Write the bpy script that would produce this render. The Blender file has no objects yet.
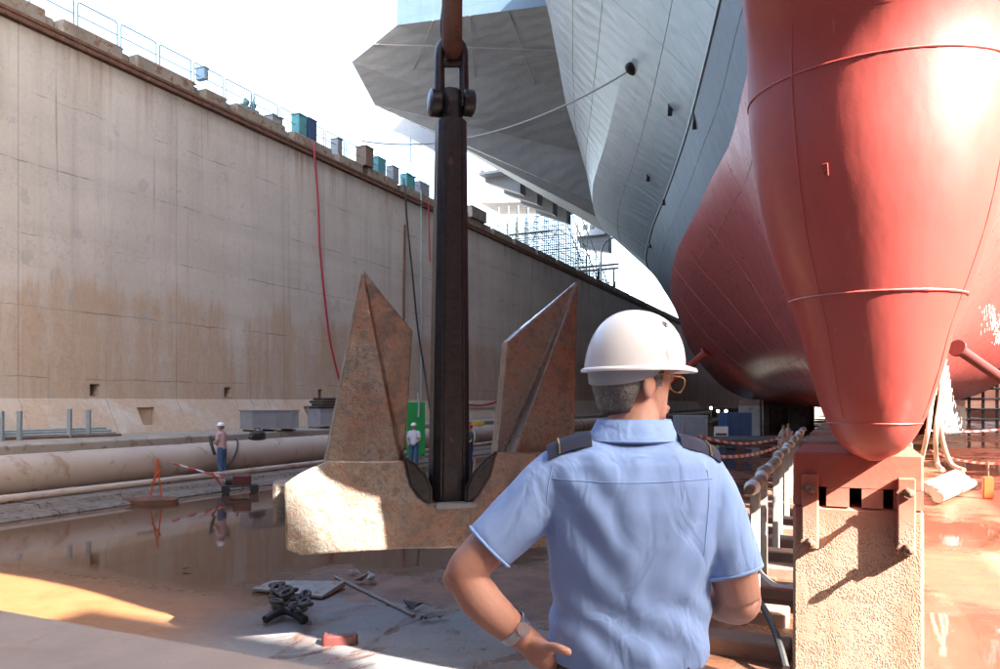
import bpy, bmesh, math, random
import numpy as np
from mathutils import Vector, Matrix, noise

# ------------------------------------------------------------------ camera, sky, sun, exposure
scene = bpy.context.scene
COL = scene.collection
R = math.radians
F = 763.0                       # focal length in photo pixels (photo is 1000 wide)
YAW = R(24.6)                   # camera is turned left of the dock's long axis (+Y)
CAMZ = 2.6
FWD = Vector((-math.sin(YAW), math.cos(YAW), 0)); RGT = Vector((math.cos(YAW), math.sin(YAW), 0))

cam_d = bpy.data.cameras.new('camera'); cam = bpy.data.objects.new('camera', cam_d); COL.objects.link(cam)
cam.location = (0, 0, CAMZ); cam.rotation_euler = (R(90), 0, YAW)
cam_d.sensor_width = 36; cam_d.lens = F/1000*36; cam_d.shift_y = 0.0675
cam_d.clip_start = 0.05; cam_d.clip_end = 3000
scene.camera = cam

SUN_EL, SUN_AZ = R(35), R(109)  # azimuth clockwise from +Y
S = Vector((math.cos(SUN_EL)*math.sin(SUN_AZ), math.cos(SUN_EL)*math.cos(SUN_AZ), math.sin(SUN_EL)))
world = bpy.data.worlds.new('World'); scene.world = world; world.use_nodes = True
wn = world.node_tree; bg = wn.nodes['Background']
sky = wn.nodes.new('ShaderNodeTexSky'); sky.sky_type = 'NISHITA'; sky.sun_disc = False
sky.sun_elevation = SUN_EL; sky.sun_rotation = SUN_AZ; sky.air_density = 1.0; sky.dust_density = 5.0; sky.ozone_density = 0.6
wn.links.new(sky.outputs[0], bg.inputs[0]); bg.inputs[1].default_value = 0.15
sl = bpy.data.lights.new('sun', 'SUN'); sl.energy = 5.0; sl.angle = R(0.5); sl.color = (1, 0.95, 0.87)
sun = bpy.data.objects.new('sun', sl); COL.objects.link(sun); sun.rotation_euler = S.to_track_quat('Z', 'Y').to_euler()
scene.view_settings.view_transform = 'Standard'; scene.view_settings.look = 'None'
scene.view_settings.exposure = 3.1; scene.view_settings.gamma = 1.0
scene.cycles.use_denoising = True
scene.cycles.max_bounces = 6; scene.cycles.diffuse_bounces = 4; scene.cycles.glossy_bounces = 3; scene.cycles.transmission_bounces = 4
scene.cycles.sample_clamp_indirect = 6.0

# ------------------------------------------------------------------ helpers
def at(px, py, d):
    """point seen at photo pixel (px,py) at distance d along the view axis"""
    p = FWD*d + RGT*((px-500)/F*d)
    return Vector((p.x, p.y, CAMZ + (402-py)/F*d))

class MB:
    def __init__(s): s.v = []; s.f = []
    def add(s, vs, fs):
        o = len(s.v); s.v += [tuple(v) for v in vs]; s.f += [tuple(i+o for i in f) for f in fs]; return s
    def box(s, c, size, rz=0, rx=0, ry=0):
        hx, hy, hz = size[0]/2, size[1]/2, size[2]/2
        m = Matrix.Translation(c) @ Matrix.Rotation(rz, 4, 'Z') @ Matrix.Rotation(ry, 4, 'Y') @ Matrix.Rotation(rx, 4, 'X')
        vs = [m @ Vector((x*hx, y*hy, z*hz)) for x in (-1, 1) for y in (-1, 1) for z in (-1, 1)]
        return s.add(vs, [(0,1,3,2), (4,6,7,5), (0,4,5,1), (2,3,7,6), (0,2,6,4), (1,5,7,3)])
    def cbox(s, c, size, b=0.02, rz=0):
        """box with chamfered vertical and top edges"""
        x, y, z = size[0]/2, size[1]/2, size[2]/2
        def ring(dx, zz): return [(-x+dx, -y+dx+0, zz), (x-dx, -y+dx, zz), (x-dx, y-dx, zz), (-x+dx, y-dx, zz)]
        def ring8(k, zz): return [(-x+b, -y+k, zz), (x-b, -y+k, zz), (x-k, -y+b, zz), (x-k, y-b, zz), (x-b, y-k, zz), (-x+b, y-k, zz), (-x+k, y-b, zz), (-x+k, -y+b, zz)]
        vs = ring8(0, -z) + ring8(0, z-b) + ring8(b, z)
        m = Matrix.Translation(c) @ Matrix.Rotation(rz, 4, 'Z')
        fs = [tuple(range(7, -1, -1)), tuple(range(16, 24))]
        for r in range(2):
            for i in range(8): fs.append((r*8+i, r*8+(i+1) % 8, r*8+8+(i+1) % 8, r*8+8+i))
        return s.add([m @ Vector(v) for v in vs], fs)
    def tube(s, pts, r, n=8, closed=False, cap=True, flat=1.0):
        pts = [Vector(p) for p in pts]; k = len(pts)
        rs = r if isinstance(r, (list, tuple)) else [r]*k
        t0 = (pts[1]-pts[0]).normalized()
        u = t0.cross(Vector((0, 0, 1)))
        if u.length < 1e-3: u = t0.cross(Vector((0, 1, 0)))
        u.normalize(); o = len(s.v)
        for i, p in enumerate(pts):
            if closed: t = (pts[(i+1) % k]-pts[i-1]).normalized()
            elif i == 0: t = t0
            elif i == k-1: t = (pts[i]-pts[i-1]).normalized()
            else: t = (pts[i+1]-pts[i-1]).normalized()
            u = (u - t*u.dot(t))
            if u.length < 1e-6: u = t.orthogonal()
            u.normalize(); w = t.cross(u)
            for j in range(n):
                a = 2*math.pi*j/n
                s.v.append(tuple(p + (u*math.cos(a) + w*math.sin(a)*flat)*rs[i]))
        m = k if closed else k-1
        for i in range(m):
            for j in range(n):
                a = o+i*n+j; b = o+i*n+(j+1) % n; c = o+((i+1) % k)*n+(j+1) % n; d = o+((i+1) % k)*n+j
                s.f.append((a, b, c, d))
        if cap and not closed:
            s.f.append(tuple(o+j for j in range(n-1, -1, -1))); s.f.append(tuple(o+(k-1)*n+j for j in range(n)))
        return s
    def loft(s, rings, cap=True, closed=True):
        n = len(rings[0]); o = len(s.v)
        for r in rings: s.v += [tuple(p) for p in r]
        for i in range(len(rings)-1):
            for j in range(n if closed else n-1):
                s.f.append((o+i*n+j, o+i*n+(j+1) % n, o+(i+1)*n+(j+1) % n, o+(i+1)*n+j))
        if cap:
            s.f.append(tuple(o+j for j in range(n-1, -1, -1))); s.f.append(tuple(o+(len(rings)-1)*n+j for j in range(n)))
        return s
    def prism(s, poly, d0, d1, axis='y'):
        """poly in the two other axes, extruded along axis from d0 to d1"""
        def mk(a, b, d): return {'y': (a, d, b), 'x': (d, a, b), 'z': (a, b, d)}[axis]
        n = len(poly)
        vs = [mk(a, b, d0) for a, b in poly] + [mk(a, b, d1) for a, b in poly]
        fs = [tuple(range(n)), tuple(range(2*n-1, n-1, -1))]
        for i in range(n): fs.append((i, n+i, n+(i+1) % n, (i+1) % n))
        return s.add(vs, fs)
    def ball(s, c, r, n=12, m=8, rot=None):
        rx, ry, rz = r if isinstance(r, (tuple, list)) else (r, r, r); o = len(s.v); c = Vector(c)
        def tr(v): return tuple(c + (rot @ v if rot else v))
        s.v.append(tr(Vector((0, 0, rz))))
        for i in range(1, m):
            t = math.pi*i/m
            for j in range(n):
                a = 2*math.pi*j/n
                s.v.append(tr(Vector((rx*math.sin(t)*math.cos(a), ry*math.sin(t)*math.sin(a), rz*math.cos(t)))))
        s.v.append(tr(Vector((0, 0, -rz)))); e = len(s.v)-1
        for j in range(n):
            s.f.append((o, o+1+j, o+1+(j+1) % n)); s.f.append((e, o+1+(m-2)*n+(j+1) % n, o+1+(m-2)*n+j))
        for i in range(m-2):
            for j in range(n):
                a = o+1+i*n; s.f.append((a+j, a+n+j, a+n+(j+1) % n, a+(j+1) % n))
        return s
    def build(s, name, mat=None, parent=None, smooth=False, bevel=0, fix=True, seg=2, angle=35):
        me = bpy.data.meshes.new(name); me.from_pydata(s.v, [], s.f)
        if fix or bevel:
            bm = bmesh.new(); bm.from_mesh(me)
            if fix: bmesh.ops.recalc_face_normals(bm, faces=bm.faces)
            if bevel:
                es = [e for e in bm.edges if len(e.link_faces) == 2 and e.calc_face_angle(0) > R(28)]
                bmesh.ops.bevel(bm, geom=es, offset=bevel, segments=seg, affect='EDGES', clamp_overlap=True)
            bm.to_mesh(me); bm.free()
        return link(name, me, mat, parent, smooth, angle)

def link(name, me, mat=None, parent=None, smooth=False, angle=35):
    o = bpy.data.objects.new(name, me); COL.objects.link(o)
    if mat: me.materials.append(MAT[mat] if isinstance(mat, str) else mat)
    if smooth:
        for p in me.polygons: p.use_smooth = True
        try: me.set_sharp_from_angle(angle=R(angle))
        except Exception: pass
    if parent: o.parent = parent
    return o

def tag(o, label, cat, group=None):
    o['label'] = label; o['category'] = cat
    if group: o['group'] = group
    return o
def thing(name, label, cat, loc=(0, 0, 0), rz=0, group=None):
    o = bpy.data.objects.new(name, None); COL.objects.link(o); o.empty_display_size = 0.2
    o.location = loc; o.rotation_euler = (0, 0, rz)
    return tag(o, label, cat, group)
def setting(o): o['kind'] = 'structure'; return o
def dup(root, loc=None, rz=None, label=None):
    r = root.copy(); COL.objects.link(r)
    if loc is not None: r.location = loc
    if rz is not None: r.rotation_euler = (0, 0, rz)
    if label: r['label'] = label
    for ch in root.children:
        c = ch.copy(); COL.objects.link(c); c.parent = r
        for g in ch.children:
            d = g.copy(); COL.objects.link(d); d.parent = c
    return r
def inst(o, loc, rz=0, parent=None, scale=None, name=None):
    c = o.copy(); COL.objects.link(c); c.location = loc; c.rotation_euler = (0, 0, rz)
    if scale: c.scale = scale
    if name: c.name = name
    if parent: c.parent = parent
    return c
def remesh(mb, voxel, smooth_it=3):
    me = bpy.data.meshes.new('tmp'); me.from_pydata(mb.v, [], mb.f)
    bm = bmesh.new(); bm.from_mesh(me); bmesh.ops.recalc_face_normals(bm, faces=bm.faces); bm.to_mesh(me); bm.free()
    o = bpy.data.objects.new('tmp', me); COL.objects.link(o)
    m = o.modifiers.new('r', 'REMESH'); m.mode = 'VOXEL'; m.voxel_size = voxel; m.use_smooth_shade = True
    if smooth_it:
        sm = o.modifiers.new('s', 'SMOOTH'); sm.factor = 0.5; sm.iterations = smooth_it
    dg = bpy.context.evaluated_depsgraph_get(); dg.update()
    out = bpy.data.meshes.new_from_object(o.evaluated_get(dg))
    bpy.data.objects.remove(o); bpy.data.meshes.remove(me)
    for p in out.polygons: p.use_smooth = True
    return out
def lerp(a, b, t): return a+(b-a)*t
def catmull(pts, k=6):
    pts = [Vector(p) for p in pts]; out = []
    for i in range(len(pts)-1):
        p0 = pts[max(i-1, 0)]; p1 = pts[i]; p2 = pts[i+1]; p3 = pts[min(i+2, len(pts)-1)]
        for j in range(k):
            t = j/k
            out.append(0.5*((2*p1)+(p2-p0)*t+(2*p0-5*p1+4*p2-p3)*t*t+(3*p1-p0-3*p2+p3)*t**3))
    out.append(pts[-1]); return out

# ------------------------------------------------------------------ materials
MAT = {}
class NT:
    def __init__(s, name):
        s.m = bpy.data.materials.new(name); s.m.use_nodes = True; s.t = s.m.node_tree
        s.b = s.t.nodes['Principled BSDF']; MAT[name] = s.m
    def n(s, typ, **kw):
        nd = s.t.nodes.new(typ)
        for k, v in kw.items():
            if k.startswith('i_'):
                key = k[2:]; key = int(key) if key.isdigit() else key.replace('_', ' ')
                if hasattr(v, 'is_output') or isinstance(v, bpy.types.NodeSocket): s.t.links.new(v, nd.inputs[key])
                else: nd.inputs[key].default_value = v
            else: setattr(nd, k, v)
        return nd
    def l(s, a, b): s.t.links.new(a, b)
    def pos(s): return s.n('ShaderNodeNewGeometry').outputs['Position']
    def obj(s): return s.n('ShaderNodeTexCoord').outputs['Object']
    def map(s, v, sc=(1, 1, 1), loc=(0, 0, 0), rot=(0, 0, 0)):
        return s.n('ShaderNodeMapping', i_Vector=v, i_Scale=sc, i_Location=loc, i_Rotation=rot).outputs[0]
    def noise(s, v, scale, detail=6, rough=0.55, dist=0.0):
        return s.n('ShaderNodeTexNoise', i_Vector=v, i_Scale=scale, i_Detail=detail, i_Roughness=rough, i_Distortion=dist).outputs[0]
    def ramp(s, f, stops, interp='LINEAR'):
        nd = s.n('ShaderNodeValToRGB', i_0=f); cr = nd.color_ramp; cr.interpolation = interp
        while len(cr.elements) < len(stops): cr.elements.new(0.5)
        for e, (p, c) in zip(cr.elements, stops):
            e.position = p; e.color = (c, c, c, 1) if isinstance(c, (int, float)) else (*c, 1)
        return nd.outputs[0]
    def mix(s, f, a, b, mode='MIX'):
        nd = s.n('ShaderNodeMix', data_type='RGBA', blend_type=mode)
        for k, v in ((0, f), (6, a), (7, b)):
            sock = nd.inputs[k]
            if isinstance(v, bpy.types.NodeSocket): s.l(v, sock)
            elif isinstance(v, (int, float)): sock.default_value = v if k == 0 else (v, v, v, 1)
            else: sock.default_value = (*v, 1)
        return nd.outputs[2]
    def math(s, op, a, b=0.5, c=None, clamp=False):
        nd = s.n('ShaderNodeMath', operation=op, use_clamp=clamp)
        for i, v in enumerate((a, b, c)):
            if v is None: continue
            if isinstance(v, bpy.types.NodeSocket): s.l(v, nd.inputs[i])
            else: nd.inputs[i].default_value = v
        return nd.outputs[0]
    def sep(s, v): return s.n('ShaderNodeSeparateXYZ', i_0=v).outputs
    def smooth(s, v, a, b): return s.n('ShaderNodeMapRange', interpolation_type='SMOOTHSTEP', i_0=v, i_1=a, i_2=b).outputs[0]
    def bump(s, h, strength=0.3, dist=0.02, normal=None):
        nd = s.n('ShaderNodeBump', i_Strength=strength, i_Distance=dist, i_Height=h)
        if normal: s.l(normal, nd.inputs['Normal'])
        return nd.outputs[0]
    def set(s, col=None, rough=None, nor=None, metal=None, spec=None, **kw):
        for key, v in (('Base Color', col), ('Roughness', rough), ('Normal', nor), ('Metallic', metal), ('Specular IOR Level', spec)):
            if v is None: continue
            if isinstance(v, bpy.types.NodeSocket): s.l(v, s.b.inputs[key])
            elif key == 'Base Color': s.b.inputs[key].default_value = (*v, 1)
            else: s.b.inputs[key].default_value = v
        for k, v in kw.items(): s.b.inputs[k.replace('_', ' ')].default_value = v
        return s.m

def simple(name, c1, c2=None, rough=0.6, scale=3.0, bump=0.15, bscale=40, metal=0, spec=0.5, wear=None, wpos=0.6, world_pos=False, bdist=0.01):
    t = NT(name); v = t.pos() if world_pos else t.obj()
    c2 = c2 or tuple(x*0.75 for x in c1)
    n1 = t.noise(v, scale, 7, 0.6)
    col = t.mix(t.ramp(n1, [(0.3, 0.0), (0.7, 1.0)]), c1, c2)
    rg = t.math('MULTIPLY_ADD', n1, 0.25, rough-0.12)
    if wear:
        n2 = t.noise(v, scale*2.3, 8, 0.65, 0.4)
        w = t.ramp(n2, [(wpos-0.04, 0.0), (wpos+0.04, 1.0)])
        col = t.mix(w, col, wear); rg = t.math('MULTIPLY_ADD', w, 0.2, rg)
    nb = t.noise(v, bscale, 4, 0.6)
    t.set(col, rg, t.bump(nb, bump, bdist), metal, spec)
    return t

def concrete_wall():
    t = NT('wall_concrete'); P = t.pos(); z = t.sep(P)[2]
    big = t.noise(P, 0.28, 8, 0.6); fine = t.noise(P, 9, 6, 0.7)
    col = t.mix(t.ramp(big, [(0.3, 0.0), (0.7, 1.0)]), (0.53, 0.48, 0.425), (0.63, 0.58, 0.52))
    # board-marked lifts
    lift = t.noise(t.map(P, (0.02, 0.05, 1.1)), 1.0, 3, 0.5)
    col = t.mix(t.ramp(lift, [(0.42, 0.0), (0.6, 0.22)]), col, (0.38, 0.35, 0.32))
    # vertical run marks
    st = t.noise(t.map(P, (1, 1.6, 0.05)), 1.0, 7, 0.65)
    col = t.mix(t.ramp(st, [(0.52, 0.0), (0.74, 0.42)]), col, (0.27, 0.23, 0.20))
    st2 = t.noise(t.map(P, (1, 2.4, 0.04), (3, 7, 0)), 1.0, 6, 0.6)
    col = t.mix(t.ramp(st2, [(0.62, 0.0), (0.74, 0.5)]), col, (0.58, 0.56, 0.53))
    # orange iron stain on the lower half, with an uneven top
    e = t.math('MULTIPLY_ADD', t.noise(t.map(P, (0, 0.55, 0.02)), 1.0, 7, 0.75), 5.5, 4.0)
    m1 = t.smooth(t.math('SUBTRACT', e, z), -0.25, 0.45)
    m2 = t.ramp(t.noise(t.map(P, (1, 0.40, 0.10), (5, 2, 1)), 1.0, 8, 0.75), [(0.38, 0.0), (0.52, 0.7), (0.62, 0.3)])
    col = t.mix(t.math('MULTIPLY', m1, m2), col, (0.46, 0.315, 0.205))
    # rust from the rail at the top
    m3 = t.math('MULTIPLY', t.smooth(z, 12.2, 15.2), t.ramp(t.noise(t.map(P, (1, 1.1, 0.04), (1, 4, 2)), 1.0, 6, 0.65), [(0.5, 0.0), (0.68, 0.8)]))
    col = t.mix(m3, col, (0.27, 0.15, 0.085))
    # pour lines every lift, broken cracks, patched spalls
    wob = t.math('MULTIPLY_ADD', t.noise(P, 0.8, 4, 0.6), 0.22, t.math('MULTIPLY', z, 1.0))
    fr_ = t.math('ABSOLUTE', t.math('SUBTRACT', t.math('FRACT', t.math('DIVIDE', wob, 2.35)), 0.5))
    ln = t.math('MULTIPLY', t.smooth(fr_, 0.014, 0.003), t.ramp(t.noise(t.map(P, (1, 0.5, 0.5), (9, 3, 2)), 1.0, 5, 0.7), [(0.45, 0.0), (0.6, 0.75)]))
    col = t.mix(ln, col, (0.17, 0.145, 0.125))
    ck = t.math('ABSOLUTE', t.math('SUBTRACT', t.noise(t.map(P, (1, 0.5, 0.35), (2, 8, 5)), 0.7, 6, 0.65), 0.5))
    col = t.mix(t.math('MULTIPLY', t.smooth(ck, 0.004, 0.001), 0.22), col, (0.15, 0.13, 0.11))
    pa = t.ramp(t.noise(t.map(P, (1, 1, 1), (4, 4, 1)), 1.15, 3, 0.5), [(0.66, 0.0), (0.675, 0.5)])
    col = t.mix(pa, col, (0.40, 0.385, 0.36))
    drip = t.math('MULTIPLY', t.ramp(t.noise(t.map(P, (1, 4.5, 0.07), (6, 1, 3)), 1.0, 4, 0.6), [(0.66, 0.0), (0.70, 0.6)]), t.ramp(t.noise(P, 0.25, 3), [(0.45, 0.0), (0.6, 1.0)]))
    col = t.mix(drip, col, (0.22, 0.17, 0.135))
    sp = t.ramp(t.noise(P, 26, 3, 0.7), [(0.66, 0.0), (0.72, 0.6)])
    col = t.mix(sp, col, (0.2, 0.18, 0.16))
    col = t.mix(0.3, col, t.mix(fine, (0.2, 0.2, 0.2), (0.8, 0.8, 0.8)), 'OVERLAY')
    t.set(col, 0.85, t.bump(t.math('ADD', fine, t.math('MULTIPLY', t.noise(P, 1.5, 5), 2)), 0.35, 0.03), spec=0.25)
concrete_wall()

def floor_mat():
    t = NT('wet_floor'); P = t.pos(); x, y, z = t.sep(P)
    n1 = t.noise(P, 0.35, 8, 0.62); n2 = t.noise(P, 2.2, 8, 0.65); n3 = t.noise(P, 14, 5, 0.6)
    col = t.mix(t.ramp(n1, [(0.35, 0.0), (0.65, 1.0)]), (0.125, 0.052, 0.028), (0.22, 0.088, 0.042))
    col = t.mix(t.ramp(n2, [(0.4, 0.0), (0.62, 0.75)]), col, (0.09, 0.045, 0.028))
    # wash lines along the dock
    wl = t.noise(t.map(P, (0.9, 0.09, 1), (2, 1, 0)), 1.2, 6, 0.6, 0.6)
    col = t.mix(t.ramp(wl, [(0.52, 0.0), (0.66, 0.6)]), col, (0.27, 0.15, 0.095))
    # dried grey cement slurry near the sill (its own colour)
    dx = t.math('DIVIDE', t.math('ADD', x, 4.4), 3.6); dy = t.math('DIVIDE', t.math('SUBTRACT', y, 6.0), 2.6)
    r2 = t.math('ADD', t.math('MULTIPLY', dx, dx), t.math('MULTIPLY', dy, dy))
    rr = t.math('ADD', r2, t.math('MULTIPLY_ADD', t.noise(P, 0.9, 8, 0.68, 0.5), 3.0, -1.5))
    slurry = t.math('MULTIPLY', t.smooth(rr, 1.05, 0.75), t.ramp(t.noise(t.map(P, (1.6, 0.7, 1)), 1.4, 8, 0.7, 0.8), [(0.36, 0.1), (0.48, 1.0)]))
    col = t.mix(slurry, col, t.mix(n2, (0.13, 0.13, 0.14), (0.22, 0.22, 0.225)))
    col = t.mix(t.math('MULTIPLY', slurry, t.ramp(n3, [(0.55, 0.0), (0.62, 0.7)])), col, (0.19, 0.13, 0.10))
    # standing water: wide shallow pools on the left, thin film elsewhere
    pool = t.math('ADD', t.math('MULTIPLY', t.smooth(x, -3.0, -9.0), 0.16), t.math('ADD', t.noise(P, 0.16, 6, 0.55), t.math('MULTIPLY_ADD', t.noise(P, 1.6, 8, 0.7, 0.6), 0.16, -0.08)))
    dry_lit = t.math('MULTIPLY', t.smooth(y, 8.4, 7.2), t.smooth(x, -5.5, -7.5))
    col = t.mix(t.math('MULTIPLY', dry_lit, 0.9), col, t.mix(n2, (0.22, 0.095, 0.034), (0.29, 0.13, 0.048)))  # dry corner, lighter orange with the sun patch put into its colour
    wet = t.math('MULTIPLY', t.math('MULTIPLY', t.smooth(pool, 0.46, 0.54), t.math('SUBTRACT', 1.0, dry_lit)), t.math('SUBTRACT', 1.0, t.math('MULTIPLY', slurry, 0.85)))
    col = t.mix(t.math('MULTIPLY', wet, 0.85), col, t.mix(0.7, col, (0.05, 0.026, 0.017)))
    rough = t.mix(wet, t.ramp(n2, [(0.3, 0.30), (0.7, 0.62)]), t.ramp(n1, [(0.3, 0.015), (0.7, 0.06)]))
    h = t.math('ADD', t.math('MULTIPLY', n2, 0.6), t.math('MULTIPLY', n3, 0.5))
    hb = t.math('MULTIPLY', h, t.math('SUBTRACT', 1.0, t.math('MULTIPLY', wet, 0.985)))
    grit = t.ramp(t.noise(P, 30, 3, 0.7), [(0.66, 0.0), (0.72, 0.7)])
    col = t.mix(grit, col, (0.06, 0.04, 0.03))
    rip = t.noise(t.map(P, (1.0, 0.6, 1)), 6, 3, 0.5)
    t.set(col, rough, t.bump(hb, 0.5, 0.03, t.bump(rip, 0.03, 0.02)), spec=0.5)
floor_mat()

def hull_grey(name, c1, c2):
    t = NT(name); P = t.pos()
    n1 = t.noise(t.map(P, (0.2, 0.2, 0.2)), 1, 6, 0.6)
    col = t.mix(t.ramp(n1, [(0.3, 0.0), (0.7, 1.0)]), c1, c2)
    run = t.noise(t.map(P, (1, 1.0, 0.06)), 1.6, 6, 0.65)
    col = t.mix(t.ramp(run, [(0.5, 0.0), (0.75, 0.4)]), col, tuple(c*0.72 for c in c1))
    # shell plate butts: faint seam lines with slightly different paint from plate to plate
    bk = t.n('ShaderNodeTexBrick', i_Vector=t.map(t.n('ShaderNodeCombineXYZ', i_0=t.sep(P)[1], i_1=t.sep(P)[2], i_2=0.0).outputs[0], (1, 1, 1)),
             i_Color1=(0.46, 0.46, 0.46, 1), i_Color2=(0.54, 0.54, 0.54, 1), i_Mortar=(0.3, 0.3, 0.3, 1), i_Scale=1.0, offset=0.37)
    bk.inputs['Mortar Size'].default_value = 0.012; bk.inputs['Brick Width'].default_value = 7.5; bk.inputs['Row Height'].default_value = 2.45
    col = t.mix(0.55, col, bk.outputs[0], 'OVERLAY')
    # plating washboarding between frames (raking with the flare)
    w = t.n('ShaderNodeTexWave', i_Vector=t.map(P, (1, 1, 1), (0, 0, 0), (R(30), 0, 0)), i_Scale=0.35, i_Distortion=5.0, i_Detail=3.0, bands_direction='Y')
    nb = t.bump(w.outputs[1], 0.16, 0.12, t.bump(t.noise(t.map(P, (0.4, 1.2, 0.25), (0, 0, 0), (R(30), 0, 0)), 0.9, 4), 0.4, 0.2))
    t.set(col, t.math('MULTIPLY_ADD', n1, 0.2, 0.5 if 'dark' in name else 0.28), nb, spec=0.5)
hull_grey('hull_grey', (0.235, 0.255, 0.275), (0.30, 0.32, 0.335))
hull_grey('hull_grey_dark_shade', (0.105, 0.107, 0.109), (0.14, 0.142, 0.144))  # shade of the undercut below the knuckle, put into a darker grey
hull_grey('sponson_blue', (0.05, 0.085, 0.13), (0.065, 0.10, 0.145))
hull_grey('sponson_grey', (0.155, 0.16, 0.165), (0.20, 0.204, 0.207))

def hull_red(name, c1, c2, rough):
    t = NT(name); P = t.pos()
    n1 = t.noise(P, 0.35, 7, 0.6)
    col = t.mix(t.ramp(n1, [(0.3, 0.0), (0.7, 1.0)]), c1, c2)
    run = t.noise(t.map(P, (1.5, 1.5, 0.07)), 2.2, 6, 0.7)
    col = t.mix(t.ramp(run, [(0.5, 0.0), (0.75, 0.4)]), col, tuple(c*0.6 for c in c1))
    pale = t.noise(t.map(P, (2.2, 2.2, 0.05), (4, 1, 0)), 2.0, 5, 0.7)
    col = t.mix(t.ramp(pale, [(0.64, 0.0), (0.74, 0.35)]), col, (0.55, 0.22, 0.18))
    fine = t.noise(P, 60, 3, 0.6)
    nb = t.bump(fine, 0.12, 0.004, t.bump(t.noise(t.map(P, (1, 1, 0.4)), 1.6, 4), 0.3, 0.05))
    pt = t.noise(t.map(P, (1, 1, 0.7)), 1.3, 8, 0.7, 0.3)
    col = t.mix(t.ramp(pt, [(0.48, 0.0), (0.62, 0.35)]), col, tuple(c*0.78 for c in c1))
    scuff = t.noise(t.map(P, (3, 3, 0.35)), 5, 6, 0.75)
    col = t.mix(t.ramp(scuff, [(0.66, 0.0), (0.70, 0.4)]), col, (0.5, 0.24, 0.2))
    t.set(col, t.math('MULTIPLY_ADD', pt, 0.45, rough-0.22), nb, spec=0.5)
hull_red('hull_red', (0.46, 0.085, 0.072), (0.52, 0.105, 0.088), 0.32)
hull_red('bulb_red', (0.36, 0.048, 0.038), (0.41, 0.058, 0.044), 0.42)
MAT['bulb_red'].node_tree.nodes['Principled BSDF'].inputs['Specular IOR Level'].default_value = 0.9

def anchor_mat():
    t = NT('anchor_bronze_rust'); v = t.obj()
    n1 = t.noise(v, 1.6, 8, 0.65); n2 = t.noise(v, 7, 9, 0.75); n3 = t.noise(v, 38, 4, 0.7)
    col = t.mix(t.ramp(n1, [(0.35, 0.0), (0.65, 1.0)]), (0.255, 0.125, 0.066), (0.18, 0.088, 0.048))
    col = t.mix(t.ramp(n2, [(0.47, 0.0), (0.58, 0.85)]), col, (0.07, 0.045, 0.032))
    col = t.mix(t.ramp(n3, [(0.62, 0.0), (0.70, 0.5)]), col, (0.42, 0.28, 0.18))
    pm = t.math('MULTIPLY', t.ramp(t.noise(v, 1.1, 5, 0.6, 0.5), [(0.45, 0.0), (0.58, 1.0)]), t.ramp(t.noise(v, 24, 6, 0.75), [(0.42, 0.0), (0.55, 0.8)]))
    end_sheen = t.math('MULTIPLY', t.smooth(t.sep(v)[0], -0.95, -1.25), t.ramp(t.noise(v, 13, 8, 0.8), [(0.40, 0.0), (0.54, 0.9)]))  # left end paler: its sunlit sheen is painted into the colour
    pm = t.math('MAXIMUM', pm, end_sheen)
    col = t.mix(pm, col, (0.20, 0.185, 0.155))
    rough = t.ramp(n2, [(0.35, 0.22), (0.7, 0.5)])
    h = t.math('ADD', n2, t.math('MULTIPLY', n3, 0.6))
    t.set(col, rough, t.bump(h, 0.65, 0.025), spec=0.8, Coat_Weight=0.8, Coat_Roughness=0.13)
anchor_mat()
def tar_mat():
    t = NT('black_tar'); v = t.obj()
    n1 = t.noise(v, 2.4, 8, 0.7); n2 = t.noise(v, 16, 6, 0.7)
    col = t.mix(t.ramp(n2, [(0.4, 0.0), (0.65, 1.0)]), (0.011, 0.010, 0.011), (0.030, 0.025, 0.025))
    col = t.mix(t.ramp(n1, [(0.62, 0.0), (0.68, 0.7)]), col, (0.15, 0.085, 0.05))
    t.set(col, t.ramp(n2, [(0.3, 0.25), (0.7, 0.5)]), t.bump(n2, 0.5, 0.01), spec=0.5)
tar_mat()
def block_mat():
    t = NT('block_paint'); P = t.pos(); z = t.sep(P)[2]
    n1 = t.noise(P, 2.0, 7, 0.6); n2 = t.noise(P, 16, 5, 0.6)
    vor = t.math('MULTIPLY_ADD', t.noise(P, 11, 5, 0.75), 1.3, t.math('ADD', t.n('ShaderNodeTexVoronoi', i_Vector=t.map(P, (1, 1, 0.8)), i_Scale=78.0, i_Randomness=1.0).outputs[0], -0.66))
    col = t.mix(n1, (0.31, 0.19, 0.135), (0.38, 0.26, 0.19))
    # red overspray from the hull, heavier near the top
    edge = t.math('ADD', z, t.math('MULTIPLY_ADD', n1, 0.5, -0.25))
    col = t.mix(t.smooth(edge, 1.45, 2.15), col, (0.37, 0.085, 0.055))
    # rendered rough-cast below
    rc = t.math('MULTIPLY', t.smooth(edge, 1.85, 1.45), t.ramp(vor, [(0.25, 1.0), (0.5, 0.0)]))
    col = t.mix(t.math('MULTIPLY', rc, 0.75), col, (0.17, 0.10, 0.065))
    stn = t.noise(t.map(P, (3, 3, 0.35), (2, 0, 1)), 1.6, 7, 0.7)
    col = t.mix(t.ramp(stn, [(0.5, 0.0), (0.66, 0.55)]), col, (0.24, 0.11, 0.065))
    h = t.math('MULTIPLY', t.math('SUBTRACT', 1.0, rc), 1.0)
    t.set(col, 0.75, t.bump(t.math('ADD', h, t.math('MULTIPLY', n2, 0.5)), 0.5, 0.012), spec=0.3)
block_mat()

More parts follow.
